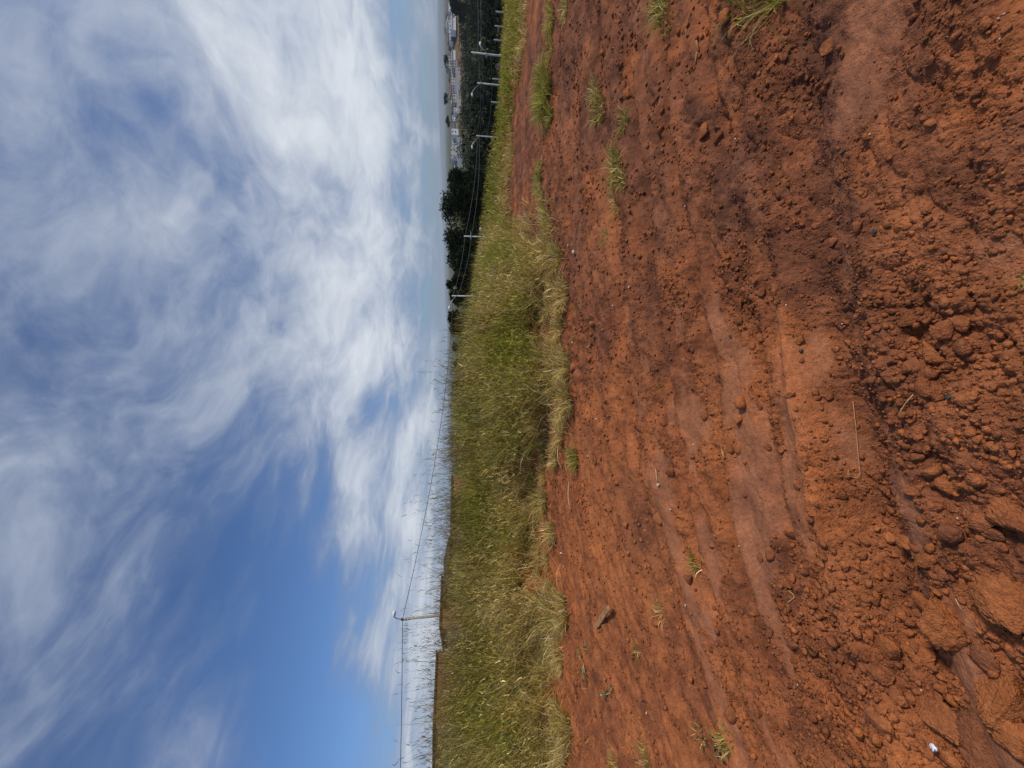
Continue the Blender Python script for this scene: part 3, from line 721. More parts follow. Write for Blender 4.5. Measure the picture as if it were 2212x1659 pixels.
# ------------------------------------------------------------------ small things on the soil
M_WOOD = simple('old board', (0.36, 0.185, 0.075), .85, .35, 30); M_STRAW = simple('straw', (0.56, 0.36, 0.17), .7, .2, 30)
M_STONE = simple('blue grey stone', (0.065, 0.062, 0.056), .9, .35, 40, .05); M_LEAFD = simple('dry leaf', (0.42, 0.20, 0.09), .7, .25, 25)
M_PALE = simple('pale pebble', (0.60, 0.48, 0.36), .8, .2, 50); M_SCRAP = simple('white scrap', (0.82, 0.82, 0.84), .6, .1, 60)
def path_thing(name, pts, rad, mat, label, cat, lift=.01):
    P_ = [groundpt(*q)[0] for q in pts]; o0 = P_[0]
    q = Parts(); q.tube([tuple(p - o0 + np.array([0, 0, lift])) for p in P_], rad, 6)
    return tag(link(name, q.mesh(name, True), mat, loc=tuple(o0)), label, cat)
pa, dp = groundpt(1289, 1353); pb, _ = groundpt(1328, 1310)
L_ = float(np.linalg.norm(pb[:2] - pa[:2])); an = math.atan2(pb[1] - pa[1], pb[0] - pa[0])
bm = bmesh.new(); bmesh.ops.create_cube(bm, size=1.0); bmesh.ops.subdivide_edges(bm, edges=[e for e in bm.edges if abs((e.verts[0].co - e.verts[1].co).x) > .5], cuts=9)
for v_ in bm.verts:
    v_.co.x *= L_; w_ = .055 * (1 - .30 * max(0, v_.co.x / L_)) ; v_.co.y *= w_ * (1 + .10 * math.sin(v_.co.x * 60)); v_.co.z *= .022
    v_.co.z += .004 * math.sin(v_.co.x * 11)
bmesh.ops.bevel(bm, geom=bm.edges[:], offset=.002, segments=1, affect='EDGES')
me = bpy.data.meshes.new('broken_board'); bm.to_mesh(me); bm.free()
o = link('broken_board', me, M_WOOD, loc=tuple((pa + pb) / 2 + np.array([0, 0, .035]))); o.rotation_euler = (.25, -.04, an)
tag(o, 'weathered brown piece of board lying tilted on the red soil', 'board')
def flat_leaf(name, A, B, wid, mat, label, cat, curl=.3, lift=.012):
    pa, _ = groundpt(*A); pb, _ = groundpt(*B); d = pb - pa; L0 = np.linalg.norm(d[:2]); n = 14; vs = []; fs = []
    for i in range(n + 1):
        t = i / n; w = wid * (math.sin(math.pi * min(1, t * .96 + .04)) ** .7) * .5 + .0006
        for s in (-1, -.4, .4, 1): vs.append((t * L0, s * w, lift + curl * w * s * s + .05 * L0 * math.sin(t * 3)))
    top = len(vs); vs += [(a, b, c_ - .0012) for a, b, c_ in vs]
    for i in range(n):
        for s in range(3):
            q = i * 4 + s; fs.append((q, q + 4, q + 5, q + 1)); fs.append((q + top, q + 1 + top, q + 5 + top, q + 4 + top))
        for e in (0, 3):
            q = i * 4 + e; fs.append((q, q + top, q + 4 + top, q + 4))
    me = bpy.data.meshes.new(name); me.from_pydata(vs, [], fs); me.update()
    o = link(name, me, mat, loc=tuple(pa)); o.rotation_euler = (0, 0, math.atan2(d[1], d[0])); return tag(o, label, cat)
flat_leaf('dry_leaf', (1232, 1040), (1238, 1103), .03, M_STRAW, 'flat straw coloured leaf blade lying before the dark hollow of the bank', 'leaf')
flat_leaf('curled_leaf', (1545, 272), (1566, 262), .03, M_LEAFD, 'curled tan leaf casting a dark shadow on darker soil', 'leaf', 1.2)
path_thing('straw_hook', [(1851, 866), (1855, 900), (1859, 940), (1862, 975), (1865, 1005), (1867, 1022), (1862, 1030), (1852, 1031), (1844, 1027), (1840, 1020), (1843, 1015)], .0009, M_STRAW, 'long pale straw bent into a hook over the gravel', 'straw', .02)
path_thing('dry_twig', [(1977, 853), (1962, 870), (1952, 885), (1948, 893)], .0022, M_STRAW, 'short forked tan twig next to the rounded clods', 'twig')
path_thing('stick', [(1507, 88), (1510, 100), (1512, 110)], .006, M_WOOD, 'upper half of a snapped brown stick on darker soil', 'stick')
path_thing('stick', [(1508, 113), (1506, 128), (1505, 136)], .005, M_WOOD, 'lower half of a snapped brown stick on darker soil', 'stick')
path_thing('stick', [(1419, 1013), (1421, 1030), (1423, 1040)], .004, M_STRAW, 'small pale stick on gravel in the centre of the soil', 'stick')
path_thing('stick', [(1561, 960), (1564, 975), (1568, 990)], .007, M_WOOD, 'stubby brown stick on the hard clay rut', 'stick')
path_thing('root', [(1700, 1270), (1716, 1282), (1720, 1290), (1712, 1300)], .002, M_STRAW, 'thin bent root lying over the gravel', 'root')
path_thing('root', [(1499, 1600), (1512, 1585), (1520, 1570), (1530, 1562)], .0025, M_WOOD, 'brown branching rootlet near the bottom edge', 'root')
path_thing('straw', [(1700, 0), (1650, 50), (1590, 130), (1560, 165), (1540, 190)], .0016, M_STRAW, 'longest straw runner stretching down from the arching tuft', 'straw', .03)
path_thing('straw', [(1690, 20), (1640, 75), (1600, 105)], .0014, M_STRAW, 'shorter straw runner stretching from the arching tuft', 'straw', .03)
path_thing('straw', [(2080, 1290), (2087, 1305), (2100, 1322)], .0012, M_STRAW, 'grey straw caught beside the craggy orange clod', 'straw', .03)
for i, (X, Y, rp, lb) in enumerate([(1893, 500, 9, 'angular blue-green stone at the top of the gravel drift'), (1822, 328, 7, 'round dark stone alone on the brown soil at upper right'),
        (2053, 858, 8, 'small slate coloured stone below the angular orange clod'), (1731, 758, 7, 'dark stone at the tip of the gravel tongue in the middle'), (1706, 113, 5, 'little dark stone high up on the brown soil'), (1580, 727, 5, 'black little stone beside the broken rut')]):
    p, dep = groundpt(X, Y); r_ = rp / 2.16 * dep / FPX * .9; v, f = clod_mesh(3, 900 + i, .8)
    o = link('dark_stone', mesh_np('dark_stone', v * r_ * np.array([1, .85, .6]), f, False), M_STONE, loc=(p[0], p[1], p[2] + r_ * .45)); tag(o, lb, 'stone', 'dark stones on the soil')
# crumpled scrap
p, dep = groundpt(2042, 1607); v, f = clod_mesh(3, 990, 1.0); rn = np.random.default_rng(3)
v = v * (1 + .55 * rn.uniform(-1, 1, (len(v), 1))) * np.array([.013, .010, .007])
o = link('litter_scrap', mesh_np('litter_scrap', v, f), M_SCRAP, loc=(p[0], p[1], p[2] + .045)); tag(o, 'crumpled bright white scrap between the clods near the lower right corner', 'litter')
PAL = [(1242, 545), (1229, 530), (1303, 495), (1271, 985+0), (1422, 1049), (1238, 740), (1290, 905), (1482, 1307), (1990, 1490), (2160, 85), (2158, 40), (1880, 290), (1480, 445), (1820, 700), (1700, 660), (2170, 30), (1590, 300), (1750, 1120), (1895, 1240), (2070, 1120), (1500, 960), (1360, 620), (1325, 660), (1600, 1180), (1725, 1480), (1450, 1100), (1398, 1540), (1300, 1500), (1870, 1330), (1950, 1330)]
pm = mesh_np('pale_pebble', clod_mesh(2, 321, 1.0)[0] * np.array([1, .7, .5]), clod_mesh(2, 321, 1.0)[1]); pm.materials.append(M_PALE)
for i, (X, Y) in enumerate(PAL):
    p, dep = groundpt(X, Y); r_ = (3.2 if i not in (0, 4) else 6) / 2.16 * dep / FPX
    o = link('pale_pebble', pm, loc=(p[0], p[1], p[2] + r_ * .6)); o.scale = (r_, r_, r_); o.rotation_euler = (0, 0, i * 1.3)
    zc = 'upper third' if Y < 553 else ('middle third' if Y < 1106 else 'lower third'); zr = 'beside the wheel tracks' if X < 1450 else 'over the wheel tracks'
    tag(o, 'tiny pale chip %s, %s of the photo' % (zr, zc), 'pebble', 'pale chips %s, %s' % (zr, zc))
# leafy weeds: small rounded leaves on creeping stems
def weed(X, Y, n, span, label, seed):
    p, dep = groundpt(X, Y); root = thing('leafy_weed', label, 'weed', tuple(p), 0, 'leafy weeds near the bank'); r = random.Random(seed); st = Parts()
    leaf = bpy.data.meshes.new('leaf'); 
    pts = [(0, 0, 0)] + [(math.cos(t) * .5 + .5, math.sin(t) * .42, .08 * math.cos(2 * t)) for t in [x_ * .785 for x_ in range(8)]]
    leaf.from_pydata([(.5, 0, -.06)] + pts[1:], [], [(0, i, i % 8 + 1) for i in range(1, 9)]); leaf.materials.append(M_WEED)
    for k_ in range(n):
        a = r.uniform(0, 6.28); L0 = span * r.uniform(.3, 1); x, y = L0 * math.cos(a), L0 * math.sin(a) * .7
        z = zg_near(x + p[0], y + p[1]) - p[2] + r.uniform(.01, .05)
        st.tube([(0, 0, 0), (x * .5, y * .5, z * .6 + .015), (x, y, z)], .0022, 5)
        for q in range(3):
            o = link('leaf', leaf, parent=root, loc=(x + r.uniform(-.02, .02), y + r.uniform(-.02, .02), z + .004 * q)); s_ = r.uniform(.02, .04); o.scale = (s_, s_, s_)
            o.rotation_euler = (r.uniform(-.5, .5), r.uniform(-.6, .2), r.uniform(0, 6.28))
    link('stem', st.mesh('stem', True), M_STRAW, root)
M_WEED = simple('weed leaf', (0.085, 0.12, 0.045), .8, .3, 30, .08)
weed(1262, 1432, 12, .20, 'largest leafy green weed creeping over the soil near the bank', 1)
weed(1322, 1497, 5, .09, 'small leafy weed with bluish green leaves right of the largest one', 2)
weed(1268, 1395, 4, .08, 'leafy sprig just above the largest weed', 3)
weed(1200, 1500, 5, .10, 'leafy weed half hidden in straw at the bank edge', 4)
weed(1545, 1610, 4, .07, 'leafy sprig in the gravel by the bottom edge', 5)

# ------------------------------------------------------------------ trees
def leaf_cloud(blobs, n, size, seed, tone, shell=.55):
    tone = [v * .5 for v in tone]
    r = np.random.default_rng(seed); B = np.array(blobs, float)
    vol = (B[:, 3] * B[:, 4]) + .01; ch = r.choice(len(B), n, p=vol / vol.sum())
    dv = r.normal(size=(n, 3)); dv /= np.linalg.norm(dv, axis=1)[:, None]
    rad = (shell + (1 - shell) * r.uniform(size=n)) * r.choice([1, 1, 1, 1.12], n)
    rad *= 1 + .22 * np.array(perlin(dv[:, 0] * 3 + ch, dv[:, 2] * 3 + dv[:, 1] * 2, seed))
    c = B[ch, :3] + dv * rad[:, None] * np.stack([B[ch, 3], B[ch, 3], B[ch, 4]], -1)
    s = size * r.uniform(.5, 1.3, n)
    u = r.normal(size=(n, 3)); u /= np.linalg.norm(u, axis=1)[:, None]; w = np.cross(u, r.normal(size=(n, 3))); w /= np.linalg.norm(w, axis=1)[:, None]
    V = np.stack([c - u * s[:, None], c - w * s[:, None] * .45, c + u * s[:, None], c + w * s[:, None] * .45], 1).reshape(-1, 3)
    Fc = np.arange(4 * n).reshape(-1, 4)
    tn = np.array(tone)[None] * r.uniform(.55, 1.5, (n, 1)) * (np.where(r.uniform(size=(n, 1)) < .08, 1.8, 1))
    col = np.repeat(np.concatenate([tn, np.ones((n, 1))], -1), 4, 0)
    return V, Fc, col
def at_px(X, Y, depth):        # X,Y on the 2212 px photo
    d = ray(X / 2.16, Y / 2.16); return EYE + d * (depth / FPX)
def tree(Y, depth, Xtop, width, label, seed, n=3500, leaf=.32, tone=(.030, .042, .014), group='dark trees behind the bank', name='tree', low=0.35, crown_h=None, sparse=False, wide=1.0, Xbase=None):
    top = at_px(Xtop, Y, depth); gz_ = float(H(np.array([top[0]]), np.array([top[1]]))[0])
    if Xbase is not None: gz_ = at_px(Xbase, Y, depth)[2]
    Ht = top[2] - gz_; Wd = width / 2.16 * depth / FPX
    root = thing(name, label, 'tree', (top[0], top[1], gz_), 0, group); r = random.Random(seed)
    ch = crown_h or Ht * (1 - low); blobs = []
    nb = 9 if not sparse else 7
    for i in range(nb):
        a = i * 2.4 + r.random(); q = math.sqrt((i + .3) / nb) * .5
        bx, by = math.cos(a) * q * Wd, math.sin(a) * q * Wd * .8
        br = Wd * r.uniform(.17, .25) * wide; bh = br * r.uniform(.6, .9)
        zt = Ht - bh - (ch - 2 * bh) * r.random() ** 1.7 * .95 if i else Ht - bh
        zt -= abs(bx) / Wd * ch * .35
        blobs.append((bx, by, max(zt, Ht - ch + bh * .5), br, bh))
    v, f, c = leaf_cloud(blobs, n, leaf, seed, tone, .15 if not sparse else .4)
    tr = Parts(); t0 = max(.12, Ht * .022); hub = Ht - ch * .85
    tr.tube([(0, 0, -1), (0, 0, hub * .5), (r.uniform(-.3, .3), 0, hub)], [t0 * 1.3, t0, t0 * .8], 8)
    for b in blobs: tr.tube([(0, 0, hub * .9), (b[0] * .45, b[1] * .45, (hub + b[2]) / 2), (b[0], b[1], b[2])], [t0 * .6, t0 * .4, t0 * .12], 6)
    link('trunk', tr.mesh('trunk', True), M_BARK, root); link('crown', mesh_np('crown', v, f, False, c), M_LEAF, root)
    return root
tree(395, 88, 962, 95, 'tree with an open thinly leaved crown, nearest the white houses', 1, 6500, .34, low=.15, sparse=True)
tree(450, 84, 946, 155, 'tallest dark tree with an airy rounded top behind the bank', 2, 12000, .34, low=.05)
tree(525, 82, 953, 140, 'dark broad tree sloping down beside the tallest one', 3, 10500, .34, low=.05)
tree(575, 80, 972, 100, 'low dark tree filling the dip right of the lamp pole', 11, 4500, .34, low=.05)
tree(618, 78, 962, 55, 'small leaning round-headed tree left of a gap of sky', 4, 3000, .30, low=.25, crown_h=5)
tree(640, 76, 966, 60, 'tree with a nodding crown right beside the lamp pole', 12, 3200, .30, low=.1)
tree(692, 78, 962, 78, 'compact dome-shaped dark tree behind the tallest grass', 5, 5500, .32, low=.05)
tree(752, 95, 973, 42, 'small loose tree seen over the grass, first of the last three', 6, 2200, .30, low=.1)
tree(790, 100, 976, 40, 'small thin tree between two others over the grass', 7, 1800, .30, low=.1, sparse=True)
tree(838, 100, 974, 46, 'flat topped little tree at the end of the tree line', 8, 2000, .30, low=.1)
# wooded valley between the bank and the houses: one far mass
r = np.random.default_rng(9); parts = []
NB = 760; fy = np.where(r.uniform(size=NB) < .3, r.uniform(300, 405, NB), r.uniform(85, 400, NB)); fx = fy * r.uniform(-.05, 1.25, NB)
bl = []
for x_, y_ in zip(fx, fy):
    zg = float(H(np.array([x_]), np.array([y_]))[0]); Yp, _ = column(np.array([x_]), np.array([y_]), np.array([zg])); 
    lim = 985 + (float(Yp[0]) > 0) * 0
    side = x_ / y_
    ztop = EYE[2] - y_ * (14.5 if side > .62 else 7) / FPX + r.uniform(-4, .5)
    ztop = min(ztop, zg + r.uniform(9, 15)); br = r.uniform(3.5, 7.5)
    bl.append((x_, y_, max(ztop - br * .7, zg + 1), br, br * .75)); 
    if r.uniform() < .8: bl.append((x_ + r.uniform(-4, 4), y_ + r.uniform(-4, 4), max(ztop - br * 1.9, zg + 1), br * 1.1, br))
v, f, c = leaf_cloud(bl, 85000, .85, 10, (.022, .032, .012), .7)
o = link('wooded_valley', mesh_np('wooded_valley', v, f, False, c), M_LEAF); tag(o, 'dark dense woodland filling the valley below the white houses', 'woodland', kind='stuff')
# dark leafy scrub peeping just over the bank grass
tree(5, 330, 968, 60, 'dark tree mass at the very top edge beside the town', 21, 5000, .9, low=.1, group='trees among the houses', Xbase=1010)

# ------------------------------------------------------------------ lamp poles and wires
def pole(Y, Xtop, depth, label, seed, arm=None, height=9.0, rad=.12, mat=M_CONC, box=False, cross=False, rack=False, lean=0.0):
    t = at_px(Xtop, Y, depth); base = t[2] - height
    root = thing('lamp_pole', label, 'lamp pole', (t[0], t[1], base), 0, 'street lamp poles beyond the bank')
    q = Parts(); q.tube([(lean * height, 0, -.5), (0, 0, height)], [rad * 1.45, rad * .85], 12); link('post', q.mesh('post', True), mat, root)
    if arm:
        dx, dz, z0, sd_ = arm
        q = Parts(); q.tube([(0, -rad, z0), (dx * .5, -rad - .1, z0 + dz * .62), (dx * .93, -.2, z0 + dz), (dx, -.2, z0 + dz)], .045, 8); a = link('arm', q.mesh('arm', True), M_METAL, root)
        q = Parts(); s_ = 1 if dx > 0 else -1
        q.tube([(dx, -.2, z0 + dz), (dx + s_ * .18, -.2, z0 + dz + .02), (dx + s_ * .45, -.2, z0 + dz), (dx + s_ * .62, -.2, z0 + dz - .05)], [.06, .15, .17, .05], 10)
        link('lamp_head', q.mesh('lamp_head', True), M_WHITE, root)
        q = Parts(); q.tube([(0, -rad * 1.05, z0 - .05), (0, -rad * 1.05, z0 + .08)], rad * .6, 8); link('bracket', q.mesh('bracket'), M_METAL, root)
    if box:
        q = Parts(); q.box(-rad - .42, -rad - .02, -.16, .16, height - 7.1, height - 6.6); q.tube([(-rad - .22, -.17, height - 6.85), (-rad - .22, -.20, height - 6.85)], .1, 10); link('meter_box', q.mesh('meter_box'), M_WHITE, root)
    if cross:
        q = Parts(); q.box(-.55, .75, -.20, -.12, height - 1.15, height - 1.05); link('crossarm', q.mesh('crossarm'), M_METAL, root)
        for x_ in (-.5, .68):
            q = Parts(); q.tube([(x_, -.16, height - 1.05), (x_, -.16, height - .9)], [.05, .03], 8); link('insulator', q.mesh('insulator'), M_BLACK, root)
    if rack:
        for i in range(3):
            q = Parts(); q.tube([(.0, -rad, height - .25 - i * .28), (.0, -rad - .12, height - .25 - i * .28)], .05, 8); link('insulator', q.mesh('insulator'), M_BLACK, root)
        q = Parts(); q.tube([(0, 0, height - .12), (0, 0, height - .02)], rad * 1.15, 12); link('band', q.mesh('band'), M_METAL, root)
    return t
P1 = pole(113, 1018, 55, 'nearest white concrete lamp pole, with a meter box low on its shaft', 1, (.9, 1.1, 6.6, 1), box=True)
P2 = pole(179, 1031, 64, 'white lamp pole whose long lamp arm reaches to the left over the woods', 2, (-1.9, 1.6, 8.3, -1))
P3 = pole(293, 1029, 68, 'white lamp pole in front of the woods with its lamp hanging left', 3, (-1.9, 1.5, 8.3, -1), rad=.11)
P4 = pole(510, 1002, 62, 'lamp pole with a crossarm below the tallest dark tree', 4, (.9, .9, 5.4, 1), cross=True, rad=.11)
P5 = pole(639, 976, 60, 'lamp pole before the pair of round-headed trees', 5, (-1.6, 1.1, 8.3, -1), rad=.11, cross=False)
P6 = pole(1338, 866, 38, 'lone brown concrete lamp pole rising above the grass against open sky', 6, (.42, 1.0, 8.6, 1), mat=M_CONC2, rack=True, rad=.12, lean=-.012)
P7 = np.array([-62.0, 20.0, P6[2] + .6])
q = Parts(); root = thing('lamp_pole', 'concrete pole beyond the bottom edge', 'lamp pole', (P7[0], P7[1], P7[2] - 9)); q.tube([(0, 0, -.5), (0, 0, 9.05)], [.17, .1], 12); link('post', q.mesh('post', True), M_CONC2, root)
def wire(a, b, sag, label, rad=.018):
    a = np.array(a); b = np.array(b); q = Parts(); n = 22
    q.tube([tuple((b - a) * t + np.array([0, 0, -4 * sag * t * (1 - t)])) for t in [i / n for i in range(n + 1)]], rad, 5)
    tag(link('power_cable', q.mesh('power_cable', True), M_WIRE if rad >= .02 else M_WIRE2, loc=tuple(a)), label, 'cable')
M_WIRE2 = simple('grey cable', (0.16, 0.17, 0.17), .6, .1, 3)
dn = np.array([0, 0, -.15])
wire(P6 + dn, P5 + dn, 1.0, 'black cable sloping down from the lone brown pole to the pole by the round-headed trees', .03)
wire(P7 + dn, P6 + dn, .5, 'black cable running from the lone brown pole out of the bottom of the photo', .03)
wire(P5 + dn, P4 + dn, .3, 'upper cable between the round-headed trees and the crossarm pole')
wire(P5 + dn * 6, P4 + dn * 8, .3, 'lower cable between the round-headed trees and the crossarm pole')
wire(P4 + dn, P3 + dn, .5, 'upper cable from the crossarm pole to the pole with the lamp hanging left')
wire(P4 + dn * 8, P3 + dn * 3, .5, 'lower sagging cable from the crossarm pole past the woods')
wire(P3 + dn, P1 + np.array([0, 0, -.9]), .5, 'upper cable of the pair crossing the woods to the nearest white pole')
wire(P3 + dn * 3, P1 + np.array([0, 0, -1.3]), .6, 'lower cable of the pair crossing the woods to the nearest white pole')
wire(P3 + dn * 5, P2 + dn, 1.9, 'slack cable drooping deeply from the pole whose long arm reaches left', .02)
wire(P3 + dn * 12, P1 + np.array([0, 0, -2.8]), .5, 'lowest thin cable crossing the dark woods')
E1 = at_px(1028, -60, 60); wire(P1 + np.array([0, 0, -.9]), E1, .2, 'upper cable leaving the nearest white pole over the top edge')
E2 = at_px(1030, -60, 60); wire(P1 + np.array([0, 0, -1.3]), E2 + np.array([0, 0, -.3]), .2, 'lower cable leaving the nearest white pole over the top edge')
root = thing('lamp_pole', 'concrete pole beyond the top edge', 'lamp pole', (E1[0], E1[1], E1[2] - 8)); q = Parts(); q.tube([(0, 0, -.5), (0, 0, 9)], [.17, .1], 10); link('post', q.mesh('post', True), M_CONC, root)
# coiled cable loops on the lone pole's line
root = thing('cable_loops', 'row of small cable loops hung under the line beside the lone brown pole', 'cable loops', tuple(P6 + dn))
dv = (P7 - P6); dv = dv / np.linalg.norm(dv)
for i, (s_, l_) in enumerate(((.45, .5), (.8, .42), (1.1, .55), (1.4, .60), (1.75, .62))):
    o0 = dv * s_; q = Parts(); q.tube([tuple(o0), tuple(o0 + [.05, 0, -l_ * .6]), tuple(o0 + [.02, 0, -l_]), tuple(o0 + dv * .12 + [0, 0, -l_ * .9]), tuple(o0 + dv * .10 + [0, 0, -.1])], .018, 6)
    link('loop', q.mesh('loop', True), M_WIRE, root)
# stop sign and short posts
def sign():
    t = at_px(1076, 144, 52); root = thing('stop_sign', 'small red octagonal road sign with a white rim behind the bright green grass', 'road sign', (t[0], t[1], t[2] - 2.4))
    root.rotation_euler = (0, 0, math.atan2(-t[0], t[1]) * .8)
    q = Parts(); q.tube([(0, .03, -.5), (0, .03, 2.7)], .035, 8); link('post', q.mesh('post', True), M_METAL, root)
    def octo(name, r_, y0, y1, m):
        vs = [(r_ * math.cos(math.pi / 8 + i * math.pi / 4), y, 2.4 + r_ * math.sin(math.pi / 8 + i * math.pi / 4)) for y in (y0, y1) for i in range(8)]
        me = bpy.data.meshes.new(name); me.from_pydata(vs, [], [tuple(range(8)), tuple(range(15, 7, -1))] + [(i, (i + 1) % 8, (i + 1) % 8 + 8, i + 8)[::-1] for i in range(8)]); link(name, me, m, root)
    octo('rim', .36, -.02, .0, M_WHITE); octo('face', .32, -.032, -.021, simple('red sign paint', (.42, .06, .06), .5, .1, 8))
    cu = bpy.data.curves.new('lettering', 'FONT'); cu.body = 'PARE'; cu.size = .24; cu.align_x = 'CENTER'; cu.align_y = 'CENTER'; cu.extrude = .002
    tmp = bpy.data.objects.new('lettering_curve', cu); me = bpy.data.meshes.new_from_object(tmp); bpy.data.objects.remove(tmp)
    o = link('lettering', me, M_WHITE, root, (0, -.036, 2.4)); o.rotation_euler = (math.pi / 2, 0, 0)
sign()
for i, (X, Y, lb) in enumerate([(1080, 26, 'short white concrete post nearest the top edge behind the green grass'), (1078, 57, 'second short white post from the top edge behind the green grass'), (1076, 87, 'short white post between the top edge ones and the nearest lamp pole'),
        (1073, 171, 'short white post just above the second lamp pole'), (1070, 221, 'short white post below the second lamp pole at the grass edge')]):
    t = at_px(X, Y, 40); q = Parts(); q.tube([(0, 0, -2.5), (0, 0, 0), (0, 0, .12)], [.07, .06, .02], 8)
    tag(link('fence_post', q.mesh('fence_post', True), M_CONC, loc=(t[0], t[1], t[2] + .35)), lb, 'fence post', 'white posts along the road below')

# ------------------------------------------------------------------ brick walls and gable behind the grass (left)
def brick_mat():
    m, q = mat_new('rough clay block'); t = q.n('ShaderNodeTexCoord')
    b_ = q.n('ShaderNodeTexBrick', ins={'Vector': t.outputs['Object'], 'Scale': 3.0, 'Color1': (.30, .13, .06, 1), 'Color2': (.20, .085, .045, 1), 'Mortar': (.26, .21, .16, 1)}); 
    b = q.n('ShaderNodeBsdfPrincipled', ins={'Base Color': b_.outputs[0], 'Roughness': .95, 'Specular IOR Level': .1}); q.n('ShaderNodeOutputMaterial', ins={0: b.outputs[0]}); return m
M_BRICK = brick_mat(); M_ROOFD = simple('dark roof tile', (.075, .05, .035), .9, .3, 2); M_SAND = simple('pale gable plaster', (.45, .38, .26), .9, .15, 2)
def shed(Y0, Y1, X0, X1, depth, label, gable=None, deep=6.0):
    a = at_px(X0, Y0, depth); b = at_px(X1, Y1, depth)          # a is the right end (small Y)
    x0, x1 = b[0], a[0]; y0 = (a[1] + b[1]) / 2; zg = min(float(H(np.array([x0]), np.array([y0]))[0]), 0) - .8
    root = thing('brick_house', label, 'house', ((x0 + x1) / 2, y0, zg)); w = (x1 - x0) / 2
    ha, hb = a[2] - zg, b[2] - zg
    q = Parts()
    if gable is None:
        q.add([(-w, 0, 0), (w, 0, 0), (w, 0, ha), (-w, 0, hb), (-w, deep, 0), (w, deep, 0), (w, deep, ha), (-w, deep, hb)], [(0, 1, 2, 3), (5, 4, 7, 6), (1, 5, 6, 2), (4, 0, 3, 7), (3, 2, 6, 7)])
        link('wall', q.mesh('wall'), M_BRICK, root)
        q = Parts(); e = .10
        q.add([(-w - e, -.15, hb + .003), (w + e, -.15, ha + .003), (w + e, deep + .1, ha + .003), (-w - e, deep + .1, hb + .003), (-w - e, -.15, hb + .09), (w + e, -.15, ha + .09), (w + e, deep + .1, ha + .09), (-w - e, deep + .1, hb + .09)],
              [(0, 3, 2, 1), (4, 5, 6, 7), (0, 1, 5, 4), (1, 2, 6, 5), (2, 3, 7, 6), (3, 0, 4, 7)]); link('roof', q.mesh('roof'), M_ROOFD, root)
    else:
        g = at_px(*gable, depth); gxr = g[0] - (x0 + x1) / 2; gh = g[2] - zg
        q.add([(-w, 0, 0), (w, 0, 0), (w, 0, ha), (gxr, 0, gh), (-w, 0, hb), (-w, deep, 0), (w, deep, 0), (w, deep, ha), (gxr, deep, gh), (-w, deep, hb)], [(0, 1, 2, 3, 4), (6, 5, 9, 8, 7), (1, 6, 7, 2), (5, 0, 4, 9)])
        link('wall', q.mesh('wall'), M_SAND, root)
        for nm, A, B in (('roof_slope', (w + .15, ha - .03), (gxr, gh + .03)), ('roof_slope', (gxr, gh + .03), (-w - .15, hb - .03))):
            q = Parts(); q.add([(A[0], -.2, A[1]), (B[0], -.2, B[1]), (B[0], deep, B[1]), (A[0], deep, A[1]), (A[0], -.2, A[1] + .1), (B[0], -.2, B[1] + .1), (B[0], deep, B[1] + .1), (A[0], deep, A[1] + .1)],
                  [(0, 1, 2, 3), (4, 7, 6, 5), (0, 4, 5, 1), (1, 5, 6, 2), (2, 6, 7, 3), (3, 7, 4, 0)]); link(nm, q.mesh(nm), M_ROOFD, root)
shed(1072, 1243, 979, 975, 27, 'long low flat-topped brick building hidden behind the grass right of the gable')
shed(1243, 1362, 972, 967, 24, 'small house whose pale pointed gable shows over the grass by the lone pole', gable=(961, 1298))
shed(1355, 1400, 952, 960, 22, 'brown lean-to with a falling roof line just below the lone brown pole')
shed(1571, 1700, 938, 937, 21, 'brick building with a straight dark top at the bottom edge of the photo')

